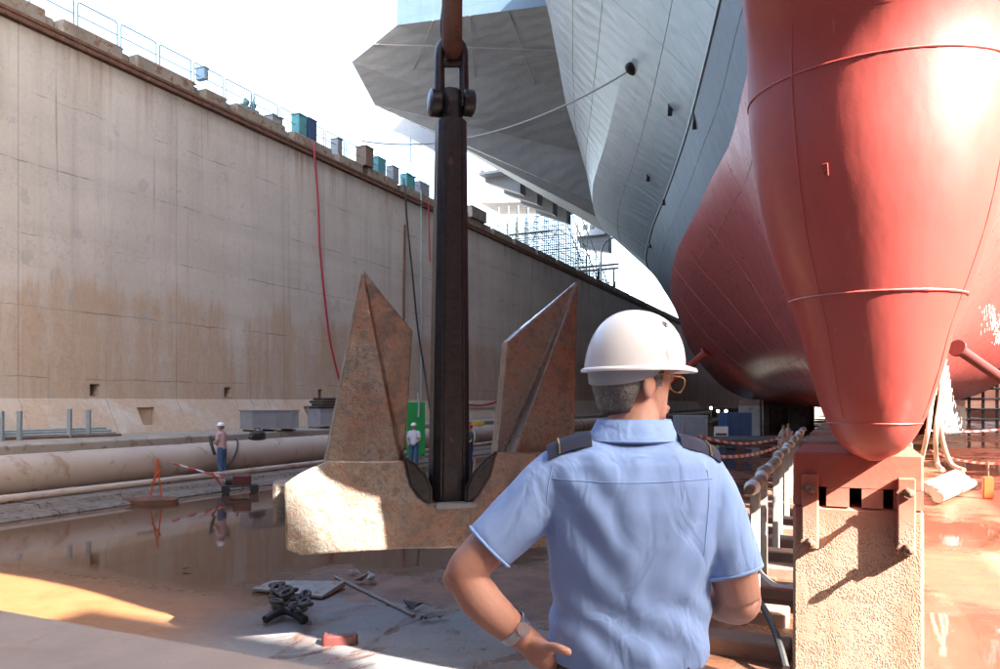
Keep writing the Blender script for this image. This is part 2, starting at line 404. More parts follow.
def wet_rough(): pass
simple('concrete', (0.38, 0.35, 0.31), (0.28, 0.25, 0.22), 0.85, 0.9, 0.4, 14, wear=(0.22, 0.15, 0.11), wpos=0.6, world_pos=True, spec=0.25)
simple('sill_concrete', (0.235, 0.20, 0.19), (0.18, 0.155, 0.15), 0.8, 1.4, 0.35, 30, wear=(0.20, 0.16, 0.14), wpos=0.62, world_pos=True, spec=0.3)
simple('coping_concrete', (0.33, 0.29, 0.24), (0.22, 0.185, 0.15), 0.9, 1.2, 0.5, 12, wear=(0.22, 0.12, 0.07), wpos=0.57, world_pos=True, spec=0.2)
simple('rusty_steel', (0.20, 0.095, 0.055), (0.10, 0.055, 0.04), 0.75, 3, 0.5, 25, wear=(0.30, 0.22, 0.18), wpos=0.66, world_pos=True, spec=0.4)
simple('pipe_paint', (0.47, 0.40, 0.345), (0.39, 0.325, 0.275), 0.55, 0.7, 0.15, 20, wear=(0.33, 0.235, 0.17), wpos=0.6, world_pos=True, spec=0.4)
simple('kerb_dirty', (0.22, 0.185, 0.155), (0.12, 0.095, 0.078), 0.6, 3.5, 0.6, 14, wear=(0.06, 0.048, 0.04), wpos=0.58, world_pos=True)
simple('galv', (0.36, 0.42, 0.44), (0.28, 0.33, 0.35), 0.45, 4, 0.1, 60, metal=0.3)
simple('rail_teal', (0.22, 0.36, 0.36), (0.15, 0.25, 0.26), 0.5, 4, 0.1, 60)
simple('teal_paint', (0.10, 0.32, 0.33), (0.08, 0.25, 0.27), 0.5, 2, 0.1, 40, wear=(0.2, 0.12, 0.08), wpos=0.68)
simple('blue_paint', (0.045, 0.09, 0.19), (0.035, 0.07, 0.15), 0.45, 2, 0.1, 40)
simple('pale_blue_paint', (0.30, 0.45, 0.55), (0.24, 0.37, 0.46), 0.5, 2, 0.1, 40)
simple('grey_paint', (0.27, 0.29, 0.31), (0.22, 0.23, 0.25), 0.5, 2, 0.1, 40, wear=(0.2, 0.14, 0.1), wpos=0.68)
simple('dark_grey', (0.07, 0.068, 0.066), (0.045, 0.043, 0.042), 0.55, 5, 0.3, 40)
simple('brown_wood', (0.20, 0.13, 0.09), (0.13, 0.085, 0.06), 0.7, 6, 0.4, 50)
simple('timber', (0.24, 0.145, 0.105), (0.16, 0.095, 0.07), 0.75, 5, 0.5, 30, wear=(0.40, 0.13, 0.09), wpos=0.6)
simple('pale_timber', (0.27, 0.17, 0.12), (0.20, 0.12, 0.085), 0.75, 3, 0.5, 30, wear=(0.28, 0.13, 0.08), wpos=0.6)
simple('green_panel', (0.02, 0.36, 0.085), (0.018, 0.31, 0.075), 0.5, 2, 0.05, 40)
simple('red_rubber', (0.36, 0.018, 0.035), (0.28, 0.015, 0.03), 0.45, 4, 0.1, 40)
simple('red_paint', (0.42, 0.05, 0.035), (0.33, 0.04, 0.03), 0.5, 3, 0.2, 40, wear=(0.16, 0.08, 0.05), wpos=0.64)
simple('dark_red_paint', (0.12, 0.03, 0.027), (0.08, 0.022, 0.02), 0.45, 3, 0.2, 40)
simple('orange_plastic', (0.62, 0.12, 0.03), (0.5, 0.09, 0.025), 0.5, 3, 0.1, 40)
simple('yellow_paint', (0.55, 0.38, 0.05), (0.45, 0.30, 0.05), 0.5, 3, 0.1, 40)
simple('black_rubber', (0.022, 0.022, 0.024), (0.035, 0.034, 0.034), 0.5, 5, 0.2, 40)
simple('white_paint', (0.72, 0.71, 0.68), (0.6, 0.58, 0.54), 0.5, 3, 0.1, 40)
simple('cream_hose', (0.33, 0.27, 0.20), (0.25, 0.19, 0.14), 0.55, 3, 0.1, 40)
simple('rope', (0.36, 0.35, 0.33), (0.28, 0.27, 0.25), 0.8, 20, 0.3, 200)
simple('scaffold_tube', (0.17, 0.21, 0.20), (0.12, 0.15, 0.145), 0.45, 3, 0.05, 40, metal=0.2)
simple('leaf', (0.075, 0.085, 0.06), (0.10, 0.11, 0.085), 0.6, 2, 0.05, 40)
simple('bark', (0.12, 0.09, 0.065), (0.08, 0.06, 0.045), 0.85, 4, 0.5, 30)
simple('skin', (0.52, 0.30, 0.225), (0.44, 0.20, 0.145), 0.5, 11, 0.35, 220, spec=0.4, bdist=0.002)
simple('hair_grey', (0.22, 0.205, 0.19), (0.09, 0.082, 0.075), 0.6, 60, 0.9, 260, bdist=0.004, wear=(0.34, 0.32, 0.30), wpos=0.6)
simple('helmet_white', (0.80, 0.81, 0.83), (0.77, 0.78, 0.80), 0.22, 6, 0.02, 80, wear=(0.66, 0.66, 0.66), wpos=0.72, bdist=0.001)
simple('nape_grey', (0.36, 0.40, 0.45), (0.3, 0.34, 0.38), 0.5, 6, 0.05, 80)
simple('navy_cloth', (0.018, 0.024, 0.06), (0.014, 0.018, 0.045), 0.8, 20, 0.3, 400, bdist=0.001)
simple('gold', (0.65, 0.42, 0.14), (0.5, 0.32, 0.1), 0.3, 8, 0.05, 60, metal=0.9)
simple('steel_bright', (0.55, 0.55, 0.56), (0.4, 0.4, 0.42), 0.25, 8, 0.05, 60, metal=0.9)
simple('pink_cloth', (0.58, 0.40, 0.40), (0.5, 0.33, 0.34), 0.85, 8, 0.2, 60)
simple('denim', (0.07, 0.14, 0.29), (0.05, 0.10, 0.21), 0.85, 8, 0.2, 60)
simple('white_cloth', (0.66, 0.67, 0.72), (0.56, 0.57, 0.62), 0.85, 8, 0.2, 60)
simple('green_cloth', (0.03, 0.06, 0.05), (0.02, 0.04, 0.035), 0.85, 8, 0.2, 60)
simple('red_plastic', (0.60, 0.02, 0.025), (0.5, 0.018, 0.02), 0.35, 8, 0.05, 60)
simple('boot', (0.03, 0.025, 0.02), (0.02, 0.018, 0.015), 0.6, 8, 0.2, 60)
simple('quay_ground', (0.28, 0.26, 0.24), (0.2, 0.185, 0.17), 0.9, 0.4, 0.3, 8, world_pos=True)
simple('sheet_grey', (0.30, 0.29, 0.285), (0.21, 0.20, 0.195), 0.45, 3, 0.3, 30, wear=(0.24, 0.15, 0.1), wpos=0.58)
simple('gate_paint', (0.30, 0.28, 0.26), (0.22, 0.2, 0.185), 0.7, 0.8, 0.2, 20, wear=(0.2, 0.11, 0.07), wpos=0.6, world_pos=True)
def shirt_mat():
    t = NT('blue_shirt'); v = t.obj()
    n1 = t.noise(v, 5, 4, 0.5)
    col = t.mix(n1, (0.235, 0.365, 0.66), (0.26, 0.39, 0.685))
    wv = t.n('ShaderNodeTexWave', i_Vector=v, i_Scale=420.0, bands_direction='X').outputs[1]
    wv2 = t.n('ShaderNodeTexWave', i_Vector=v, i_Scale=420.0, bands_direction='Z').outputs[1]
    fold = t.noise(t.map(v, (1, 1, 0.5), (0, 0, 0), (0, R(20), 0)), 9, 3, 0.5, 0.6)
    crs = t.math('ABSOLUTE', t.math('SUBTRACT', t.noise(t.map(v, (1.2, 1, 0.7), (3, 0, 1), (0, R(-25), 0)), 6, 3, 0.5, 0.8), 0.5))
    nb = t.bump(t.math('ADD', wv, wv2), 0.15, 0.0006, t.bump(t.smooth(crs, 0.0, 0.10), 0.25, 0.008, t.bump(fold, 0.25, 0.012)))
    t.set(col, 0.85, nb, spec=0.2, Sheen_Weight=0.15)
shirt_mat()
def glass_mat():
    t = NT('lens'); t.set((0.95, 0.95, 0.93), 0.05, Transmission_Weight=1.0, IOR=1.02, Alpha=0.15)
    t = NT('dark_glass'); t.set((0.03, 0.045, 0.05), 0.08)
    t = NT('lamp'); t.set((1, 0.95, 0.8), 0.5); t.b.inputs['Emission Color'].default_value = (1, 0.93, 0.78, 1); t.b.inputs['Emission Strength'].default_value = 4.0
    t = NT('water_spray'); t.set((0.85, 0.88, 0.9), 0.15, Transmission_Weight=0.35, IOR=1.33)
glass_mat()
def tape_mat(name, c1, c2, sc):
    t = NT(name); v = t.obj()
    w = t.n('ShaderNodeTexWave', i_Vector=v, i_Scale=sc, bands_direction='DIAGONAL').outputs[1]
    t.set(t.mix(t.ramp(w, [(0.49, 0.0), (0.51, 1.0)]), c1, c2), 0.5)
tape_mat('tape_red_white', (0.5, 0.47, 0.45), (0.4, 0.03, 0.03), 1.3)

# ------------------------------------------------------------------ the dock: floor, sill, gate, quays
def adopt(root):
    """children were modelled in world coordinates: keep them there"""
    inv = Matrix.LocRotScale(root.location, root.rotation_euler, root.scale).inverted()
    for c in root.children: c.matrix_parent_inverse = inv
    return root
rnd = random.Random(7)
WALLX, WTOP = -24.5, 15.2

m = MB()
xs = np.linspace(-26, 26, 27); ys = np.linspace(-5, 285, 97)
for i in range(len(xs)-1):
    for j in range(len(ys)-1):
        m.add([(xs[i], ys[j], 0), (xs[i+1], ys[j], 0), (xs[i+1], ys[j+1], 0), (xs[i], ys[j+1], 0)], [(0, 1, 2, 3)])
setting(m.build('dock_floor', 'wet_floor', fix=False))
# sill the photographer stands on
m = MB().prism([(-2.75, -0.3), (3.80, -0.3), (3.86, -0.3), (3.87, 0.90), (3.80, 0.97), (-2.75, 0.97)], -24.4, 24.4, 'x')
setting(m.build('dock_sill', 'sill_concrete'))
# quay surface on both sides, out to the horizon
setting(MB().box((-325, 140, 14.7), (600, 900, 1.0)).build('quay_west_ground', 'quay_ground'))
setting(MB().box((325, 140, 14.7), (600, 900, 1.0)).build('quay_east_ground', 'quay_ground'))
g = thing('added_gate', 'tall painted steel gate added unseen behind the sill to shade it', 'gate', (0, -3.75, 0))  # unseen gate, added to throw shade over the sill and the man
MB().box((0, -3.75, 7.5), (48.8, 1.94, 15.4)).build('gate_body', 'gate_paint', g)
for k in range(12):
    MB().box((-22+4*k, -2.755, 7.5), (0.3, 0.05, 15.2)).build('stiffener', 'gate_paint', g)
adopt(g)
gh = thing('shade_house', 'unseen pump house added on the gate end to shade the floor', 'added building', (20.1, -4.25, 15.2))  # unseen block, added and sized to shade the floor strip by the sill
MB().box((0, 0, 2.2), (3.6, 3.0, 4.4)).build('wall', 'concrete', gh)
MB().box((0, 0, 4.55), (3.8, 3.1, 0.3)).build('roof', 'coping_concrete', gh)
for wx in (-1.2, 0.2): MB().box((wx, 1.51, 1.9), (1.1, 0.06, 1.0)).build('window', 'dark_glass', gh)
MB().box((1.4, 1.51, 1.05), (0.85, 0.06, 2.1)).build('door', 'teal_paint', gh)

def dock_wall(side, y0, n, label, full):
    s = side
    root = thing('dock_wall', label, 'wall', (s*abs(WALLX), y0, 0))
    X = abs(WALLX)
    # wall bays
    pm = MB().cbox((0, 0, 0), (0.5, 3.185, 13.42), 0.012).build('wall_panel', 'wall_concrete', root)
    first = True; base = None
    for k in range(n):
        yc = y0 + 1.6 + 3.2*k
        niche = full and k in (2, 4, 6, 8, 10)
        if niche:
            if base is None:
                p = MB()
                hz0, hz1, hy0, hy1 = 2.80-8.16, 3.24-8.16, 0.95, 1.35
                p.box((0, (-1.5925+hy0)/2, 0), (0.5, hy0+1.5925, 13.42)); p.box((0, (1.5925+hy1)/2, 0), (0.5, 1.5925-hy1, 13.42))
                p.box((0, (hy0+hy1)/2, (hz0-6.71)/2), (0.5, hy1-hy0, hz0+6.71)); p.box((0, (hy0+hy1)/2, (hz1+6.71)/2), (0.5, hy1-hy0, 6.71-hz1))
                base = p.build('wall_panel', 'wall_concrete', root)
                base.location = (s*(X+0.25), yc, 8.16)
            else: inst(base, (s*(X+0.25), yc, 8.16), parent=root)
        elif first: pm.location = (s*(X+0.25), yc, 8.16); first = False
        else: inst(pm, (s*(X+0.25), yc, 8.16), parent=root)
    yend = y0+3.2*n
    MB().box((s*(X+0.9), (y0+285)/2, 7.6), (0.78, 285-y0, 15.1)).build('wall_core', 'wall_concrete', root)
    if yend < 284: MB().box((s*(X+0.25), (yend+285)/2, 8.16), (0.5, 285-yend, 13.42)).build('far_wall_face', 'wall_concrete', root)
    # ledge at the foot, sloping footing with square drain recesses
    MB().prism([(s*20.3, -0.1), (s*20.3, 1.41), (s*20.34, 1.45), (s*(X+0.5), 1.45), (s*(X+0.5), -0.1)], y0, 285, 'y').build('ledge', 'concrete', root)
    def fx(z): return s*(X - 0.7*(2.72-z)/1.27)
    W_ = s*(X-0.002)
    def foot(ya, yb, za, zb): return MB().prism([(W_, za), (fx(za), za), (fx(zb), zb), (W_, zb)], ya, yb, 'y')
    solid = [(W_, 1.452), (fx(1.452), 1.452), (fx(2.72), 2.72)]
    for k in range(n if full else 0):
        ya, yb = y0+3.2*k+0.01, y0+3.2*k+3.19
        if k in (3, 6, 9):
            a, b = ya+1.15, ya+1.95
            mm = MB().prism(solid, ya, a, 'y').prism(solid, b, yb, 'y')
            mm.add(*(lambda q: (q.v, q.f))(foot(a, b, 1.452, 1.72))).add(*(lambda q: (q.v, q.f))(MB().prism([(W_, 2.40), (fx(2.40), 2.40), (fx(2.72), 2.72)], a, b, 'y')))
            mm.box((s*(X-0.01), (a+b)/2, 2.06), (0.01, b-a, 0.7))
            mm.build('footing', 'wall_concrete', root)
        else: MB().prism(solid, ya, yb, 'y').build('footing', 'wall_concrete', root)
    if not full: MB().prism(solid, y0, 285, 'y').build('footing', 'wall_concrete', root)
    # rusty rubbing rail and coping blocks above it
    if full:
        y = y0; k = 0
        while y < 150:
            L = 5.6 if y > 60 else 2.8
            mm = MB().prism([(s*(X-0.16), 14.90), (s*(X-0.16), 15.02), (s*(X-0.10), 15.06), (s*(X-0.14), 15.12), (s*(X-0.14), 15.22), (s*(X+0.3), 15.22), (s*(X+0.3), 14.88)], y, y+L-0.02, 'y')
            for q in range(5): mm.box((s*(X-0.165), y+0.3+q*L/5, 14.96), (0.03, 0.09, 0.07))
            o = mm.build('rubbing_rail', 'rusty_steel', root); y += L
        gaps = [17.0, 20.0, 23.4, 25.2, 29.0, 32.6, 35.4, 39.0, 43.5, 47.0, 52.0, 56.0, 61, 66, 72, 78, 85, 92, 100, 110, 122, 136, 150]
        ya = y0
        for i, gp in enumerate(gaps):
            h = 0.62 + rnd.uniform(-0.03, 0.03)
            MB().cbox((s*(X+0.36), (ya+gp)/2, 15.2+h/2), (0.62, gp-ya-0.03, h), 0.05).build('coping_block', 'coping_concrete', root)
            MB().cbox((s*(X+0.55), gp+0.26, 15.2+h/2-0.005), (0.24, 0.52, h-0.01), 0.03).build('coping_block', 'coping_concrete', root)
            ya = gp+0.55
    MB().box((s*(X+0.4), (150 if full else y0)/2+142, 15.5), (0.7, (284-(150 if full else y0)), 0.6)).build('far_coping', 'coping_concrete', root)
    if full:
        # beam ends showing at the near end of the wall
        MB().box((s*(X-0.02), 14.55, 12.9), (0.3, 1.3, 1.9)).build('wall_pad', 'wall_concrete', root, bevel=0.02)
    return adopt(root)
dock_wall(-1, 9.6, 40, 'long stained concrete dock wall with coping rising on the left', True)
dock_wall(1, -5, 1, 'shaded concrete dock wall beyond the ship on the right', False)
e = MB().box((0, 286, 7.5), (52, 2, 15.4)).build('dock_end_wall', 'concrete'); tag(e, 'dark concrete wall closing the far end of the dock', 'wall')

# joint strips: long vertical cover strips seen on the near bays are run marks in the material

# kerb, gutter slab and pipes along the foot of the wall
k = thing('gutter_kerb', 'low dirty concrete kerb running along below the big pipe', 'kerb', (-17.5, 40, 0))
y = 6.0
while y < 120:
    L = 6.0 + rnd.uniform(-0.5, 0.5)
    dz = rnd.uniform(-0.015, 0.015); dx = rnd.uniform(-0.04, 0.04)
    MB().prism([(-18.6, -0.05), (-18.6, 0.22+dz), (-17.3+dx, 0.20+dz), (-17.2+dx, 0.10), (-16.62+dx, 0.09), (-16.5+dx, 0.02), (-16.5+dx, -0.05)], y, y+L-0.03, 'y').build('kerb_block', 'kerb_dirty', k)
    y += L
adopt(k)
p = thing('water_main', 'large pale pipe lying along the foot of the left wall', 'pipe', (-19.25, 40, 0.7))
y = 4.0; PZ = 0.72
for L in (7.5, 7.5, 7.5, 7.5, 7.5, 7.5, 7.5, 20, 40):
    mm = MB().tube([(-19.25, y+0.01, PZ), (-19.25, y+L-0.01, PZ)], 0.55, 32); mm.build('pipe_length', 'pipe_paint', p, smooth=True)
    MB().tube([(-19.25, y+L-0.06, PZ), (-19.25, y+L+0.06, PZ)], 0.562, 32).build('weld_band', 'rusty_steel' if int(y) % 2 else 'pipe_paint', p, smooth=True)
    for q in range(2 if L < 10 else 3):
        MB().prism([(-19.75, 0.0), (-18.75, 0.0), (-18.85, 0.34), (-19.65, 0.34)], y+2+q*3.6, y+2.35+q*3.6, 'y').build('saddle', 'concrete', p)
    y += L
MB().tube([(-19.25, 37.4, PZ), (-19.25, 37.6, PZ)], 0.66, 32).build('flange', 'pipe_paint', p, smooth=True)
adopt(p)
p = thing('drain_pipe', 'thin grey pipe lying on the kerb in front of the big pipe', 'pipe', (-18.1, 25, 0.3))
MB().tube([(-18.15, 5, 0.31), (-18.1, 18, 0.31), (-18.2, 40, 0.31), (-18.15, 75, 0.31)], 0.10, 14).build('pipe_length', 'pipe_paint', p, smooth=True)
for q in range(14): MB().box((-18.15, 7+q*4.6, 0.235), (0.3, 0.1, 0.05)).build('pipe_clip', 'rusty_steel', p)
adopt(p)

# ------------------------------------------------------------------ the ship
CX = 0.15
KEEL, WL, KN = 2.24, 11.5, 14.5
TAB = {  # half breadth along the ship at each level
 2.24: ([9, 21, 30, 45, 58, 78, 100, 140, 250], [.12, .2, .35, .9, 2.2, 6, 9, 11, 6]),
 3.2: ([9, 21, 30, 45, 58, 78, 100, 140, 250], [.45, .6, 1.0, 2.6, 4.9, 9.5, 12.3, 13.6, 8]),
 5.0: ([9, 21, 30, 45, 58, 78, 100, 140, 250], [.8, 1.1, 1.9, 4.4, 7.4, 12.4, 14.8, 15.4, 11]),
 8.0: ([9, 21, 30, 45, 58, 78, 100, 140, 250], [.3, 1.6, 3.1, 6.8, 10.3, 14.7, 15.8, 16.0, 14]),
 11.5: ([2.6, 8, 12, 15, 18, 21.3, 27.6, 30.2, 36.1, 44.9, 58, 70, 78, 100, 140, 250], [0, .5, .8, 1.15, 1.75, 2.6, 4.0, 4.85, 6.6, 9.3, 12.5, 14.8, 15.8, 16.3, 16.4, 15]),
 14.5: ([1.5, 8, 15, 18, 23.2, 28.1, 33.7, 42.8, 53.8, 67, 80, 100, 140, 250], [0, .7, 1.6, 2.2, 3.6, 4.95, 6.55, 9.4, 13.0, 16.3, 17.3, 17.5, 17.5, 16]),
 18.0: ([0, 6, 12, 23, 33.7, 43, 54, 61, 67, 80, 250], [0, 1.1, 2.3, 5.6, 9.4, 13.0, 17.4, 19.3, 20.2, 20.5, 19]),
 23.0: ([-3, 6, 12, 23, 34, 43, 54, 67, 80, 250], [0, 3, 5.0, 9.3, 13.1, 16.0, 18.8, 20.4, 20.7, 19]),
 30.0: ([-10, 0, 12, 23, 34, 43, 54, 67, 250], [0, 5.5, 10.5, 13.8, 16, 17.3, 18.8, 20.8, 19])}
LV = sorted(TAB)
def pchip(xv, xs_, ys_):
    xs_ = np.asarray(xs_, float); ys_ = np.asarray(ys_, float)
    h = np.diff(xs_); d = np.diff(ys_)/h; mm = np.zeros_like(ys_)
    for i in range(1, len(xs_)-1):
        if d[i-1]*d[i] > 0:
            w1, w2 = 2*h[i]+h[i-1], h[i]+2*h[i-1]; mm[i] = (w1+w2)/(w1/d[i-1]+w2/d[i])
    mm[0], mm[-1] = d[0], d[-1]
    xv = np.clip(xv, xs_[0], xs_[-1]); i = np.clip(np.searchsorted(xs_, xv)-1, 0, len(xs_)-2)
    t = (xv-xs_[i])/h[i]
    return ((1+2*t)*(1-t)**2)*ys_[i]+t*(1-t)**2*h[i]*mm[i]+t*t*(3-2*t)*ys_[i+1]+t*t*(t-1)*h[i]*mm[i+1]
def stem(z): return float(pchip(z, [2.24, 7, 9.5, 11.5, 14.5, 18, 23, 30], [9, 9, 6, 2.6, 1.5, 0, -3, -10]))
def half(y, z):
    vals = [float(pchip(y, *TAB[l])) if y > TAB[l][0][0] else TAB[l][1][0] for l in LV]
    return max(0.0, float(pchip(z, LV, vals)))
def half_lin(y, z):    # straight frames between the knuckles
    for a, b in zip(LV[:-1], LV[1:]):
        if a <= z <= b:
            va, vb = [float(pchip(y, *TAB[l])) if y > TAB[l][0][0] else TAB[l][1][0] for l in (a, b)]
            return max(0.0, lerp(va, vb, (z-a)/(b-a)))
def hull_strip(name, zs, mat, fn, inner=False, nst=90):
    mm = MB()
    for s in (-1, 1):
        rows = []
        for z in zs:
            ys0 = stem(z); row = []
            for i in range(nst+1):
                t = i/nst; y = ys0 + (250-ys0)*(0.25*t+0.75*t**2.2)
                row.append((CX+s*(fn(y, z) if i or z <= 9 else 0.0), y, z))
            rows.append(row)
        mm.loft(rows, cap=False, closed=False)
    return mm
ship = thing('aircraft_carrier', 'huge grey and red warship towering over the dock with overhanging deck', 'ship', (CX, 5.3, KEEL))
zl = [2.24, 2.35, 2.55, 2.8, 3.2, 3.8, 4.5, 5.2, 6, 7, 8, 9, 10, 10.8, 11.5]
mm = hull_strip('b', zl, 'hull_red', half)
n = 91
# flat bottom between the two turns of bilge
bot = [(CX - half(9 + 241*(i/60)**1.5, 2.24), 9 + 241*(i/60)**1.5, 2.24) for i in range(61)]
mm.loft([bot, [(2*CX-a, b, c) for a, b, c in bot]], cap=False, closed=False)
mm.build('hull_bottom', 'hull_red', ship, smooth=True, angle=60)
mm = hull_strip('s', [11.5, 12.2, 13, 13.8, 14.5], '', half_lin)
mm.build('boot_strake', 'hull_grey_dark_shade', ship, smooth=True, angle=60)
mm = hull_strip('u', [14.503, 15.5, 16.5, 17.3, 18.0], '', half_lin)
mm.build('lower_side_shell', 'hull_grey', ship, smooth=True, angle=60)
mm = hull_strip('u', [18.0, 19.5, 21, 23, 25, 27.5, 30.0], '', half_lin)
mm.build('upper_side_shell', 'hull_grey', ship, smooth=True, angle=60)
MB().add([(CX-6, 250, 2.3), (CX+6, 250, 2.3), (CX+14, 250, 8), (CX+15, 250, 11.5), (CX+17, 250, 30), (CX-17, 250, 30), (CX-15, 250, 11.5), (CX-14, 250, 8)], [tuple(range(8))]).build('transom', 'hull_grey', ship)
# knuckle bar along the hull
for s in (-1, 1):
    pts = [(CX+s*(half_lin(y, 14.5)+0.02), y, 14.5) for y in np.linspace(12, 160, 90)]
    MB().tube(pts, 0.07, 6).build('knuckle_bar', 'hull_grey', ship, smooth=True)
for z in (12.9, 16.4, 19.6, 21.4, 24.4, 26.6):
    pts = [(CX-half_lin(y, z)-0.004, y, z) for y in np.linspace(max(stem(z)+6, 18), 75, 60)]
    MB().tube(pts, 0.013, 5).build('plate_seam', 'hull_grey', ship, smooth=True)
for y in (24, 29, 34.5, 40, 46, 52, 58, 64):
    pts = [(CX-half_lin(y, z)-0.004, y+0.25*(z-14), z) for z in ()] or [(CX-half_lin(y+0.3*(z-14.6), z)-0.004, y+0.3*(z-14.6), z) for z in np.linspace(14.6, 28, 24)]
    MB().tube(pts, 0.012, 5).build('plate_seam', 'hull_grey', ship, smooth=True)
for y in (27, 34, 41, 48, 56):
    MB().tube([(CX-half(y+0.2*(z-4), z)-0.004, y+0.2*(z-4), z) for z in np.linspace(3.4, 11.4, 20)], 0.008, 5).build('plate_seam', 'hull_red', ship, smooth=True)
for z in (4.4, 6.3, 8.4, 10.1):
    MB().tube([(CX-half(y, z)-0.004, y, z) for y in np.linspace(16, 75, 50)], 0.008, 5).build('plate_seam', 'hull_red', ship, smooth=True)
# flight deck
deck = [(-9, -10), (10, -10), (16, 0), (21, 25), (24, 60), (24, 250), (-24, 250), (-30, 200), (-33, 110), (-32.6, 76), (-28.9, 47), (-17.9, 46.6), (-16, 25), (-13, 2)]
MB().prism([(a+CX*0, b) for a, b in deck], 30.0, 31.2, 'z').build('flight_deck', 'hull_grey', ship)

# bow bulb
BW = ([2.205, 2.235, 2.313, 2.409, 2.543, 2.810, 3.078, 3.307, 3.746, 4.223, 4.606, 5.274, 6.200, 7.000, 8.000, 9.500, 11.400], [0.03, 0.115, 0.210, 0.266, 0.321, 0.398, 0.460, 0.540, 0.674, 0.755, 0.785, 0.785, 0.741, 0.669, 0.581, 0.491, 0.428])
BF = ([2.2, 2.3, 2.5, 2.8, 3.3, 4.0, 4.8, 5.0, 5.25, 5.6, 6.2, 7.0, 8.0, 9, 11.4], [5.75, 5.58, 5.43, 5.28, 5.11, 4.93, 4.83, 4.74, 4.47, 4.2, 4.05, 3.9, 3.6, 3.2, 2.6])
def bulb_ring(z, grow=0.0, back=24.0):
    w = float(pchip(z, *BW))+grow; f = float(pchip(z, *BF))-grow; a = min(0.72, w*0.85)+grow
    left = []
    for i in range(17):
        th = math.pi/2*i/16
        left.append((w*math.sin(th), f+a*(1-math.cos(th))))
    for yb in (8, 10, 13, 17, 21, back):
        t = max(0, min(1, (yb-8)/12)); w2 = lerp(w, max(0.02, min(half(yb, max(z, 2.24))-0.05, 2.0)), t) if yb > 8 else w
        if z > 7: w2 = min(w2, lerp(w, half(yb, z)-0.05, t))
        left.append((max(w2, 0.01), max(yb, f+a+0.3)))
    ring = [(CX+x, y, z) for x, y in left] + [(CX-x, y, z) for x, y in reversed(left[1:])]
    return ring
zb = list(np.unique(np.concatenate([np.linspace(2.2, 2.6, 10), np.linspace(2.6, 11.4, 44)])))
MB().loft([bulb_ring(z) for z in zb]).build('bow_bulb', 'bulb_red', ship, smooth=True, angle=70)
def seam(z0, z1, a0, a1, rad, n=40):
    pts = []
    for i in range(n+1):
        u = i/n; z = lerp(z0, z1, u); th = lerp(a0, a1, u)
        w = float(pchip(z, *BW)); f = float(pchip(z, *BF)); a = min(0.72, w*0.85)
        pts.append((CX+w*math.sin(th), f+a*(1-math.cos(th)), z))
    return pts
def bead(pts, r_): return [r_*(0.75+0.55*abs(noise.noise(Vector((p[0]*14, p[1]*14, p[2]*14))))) for p in pts]
for z, r_ in ((4.60, .008), (3.27, .010), (2.46, .005)):
    MB().tube(seam(z, z, -math.pi/2, math.pi/2, r_, 90), bead(seam(z, z, -math.pi/2, math.pi/2, r_, 90), r_), 6).build('weld_seam', 'bulb_red', ship, smooth=True)
for a0, a1 in ((-0.62, -0.66), (1.05, 1.15)):
    MB().tube(seam(7.2, 2.5, a0, a1, .008), 0.006 if a0 < 0 else 0.0035, 6).build('weld_seam', 'bulb_red', ship, smooth=True)
# draught figure welded on the bulb
z0, th = 3.95, -0.40
def onb(dx, dz):
    z = z0+dz; w = float(pchip(z, *BW)); f = float(pchip(z, *BF)); a = min(0.72, w*0.85); t_ = th+dx/0.7
    return (CX+w*math.sin(t_), f+a*(1-math.cos(t_))-0.004, z)
fig = MB()
for q in (0, 1):
    fig.tube([onb(-.016, .01+q*.036), onb(.016, .01+q*.036), onb(.016, .042+q*.036), onb(-.016, .042+q*.036)], 0.003, 5, closed=True)
fig.build('draught_figure', 'bulb_red', ship)

# port sponson with facetted underside
A = (-28.8, 45.6, 29.0); B = (-17.9, 46.6, 28.5); D = (-33, 46.1, 27.4); C_ = (-17.0, 54.2, 25.6)
E_ = (-33, 49.1, 25.3); F_ = (-33, 57.6, 26.1); G_ = (-32.6, 72, 27.0); H_ = (-32.3, 96, 27.9); I_ = (-32, 200, 28.2)
i1 = (-16.6, 58.5, 21.6); i2 = (-15.8, 61.0, 17.4); i3 = (-15.4, 63.5, 15.9); i4 = (-17.4, 80, 16.6); i5 = (-17.4, 120, 20); i6 = (-17.4, 200, 24)
def top(p, z=30.0): return (p[0], p[1], z)
MB().add([A, B, top(B, 33.5), top(A, 33.5), (-17.9, 48, 33.5), (-28.8, 48, 33.5), (-28.8, 60, 29.0), (-28.8, 60, 33.5)],
         [(0, 1, 2, 3), (3, 2, 4, 5), (0, 3, 7, 6)]).build('sponson_front_plate', 'sponson_blue', ship, fix=False)
MB().add([A, B, C_, D], [(0, 3, 2), (0, 2, 1)]).build('sponson_forward_facet', 'sponson_grey', ship, fix=False)
vs = [D, E_, F_, G_, H_, I_, C_, i1, i2, i3, i4, i5, i6, top(D), top(E_), top(F_), top(G_), top(H_), top(I_)]
MB().add(vs, [(0, 6, 7, 1), (1, 7, 8, 2), (2, 8, 9), (2, 9, 10, 3), (3, 10, 11, 4), (4, 11, 12, 5),
              (1, 2, 15), (2, 3, 16, 15), (3, 4, 17, 16), (4, 5, 18, 17)]).build('sponson_underside', 'sponson_grey', ship, fix=False)
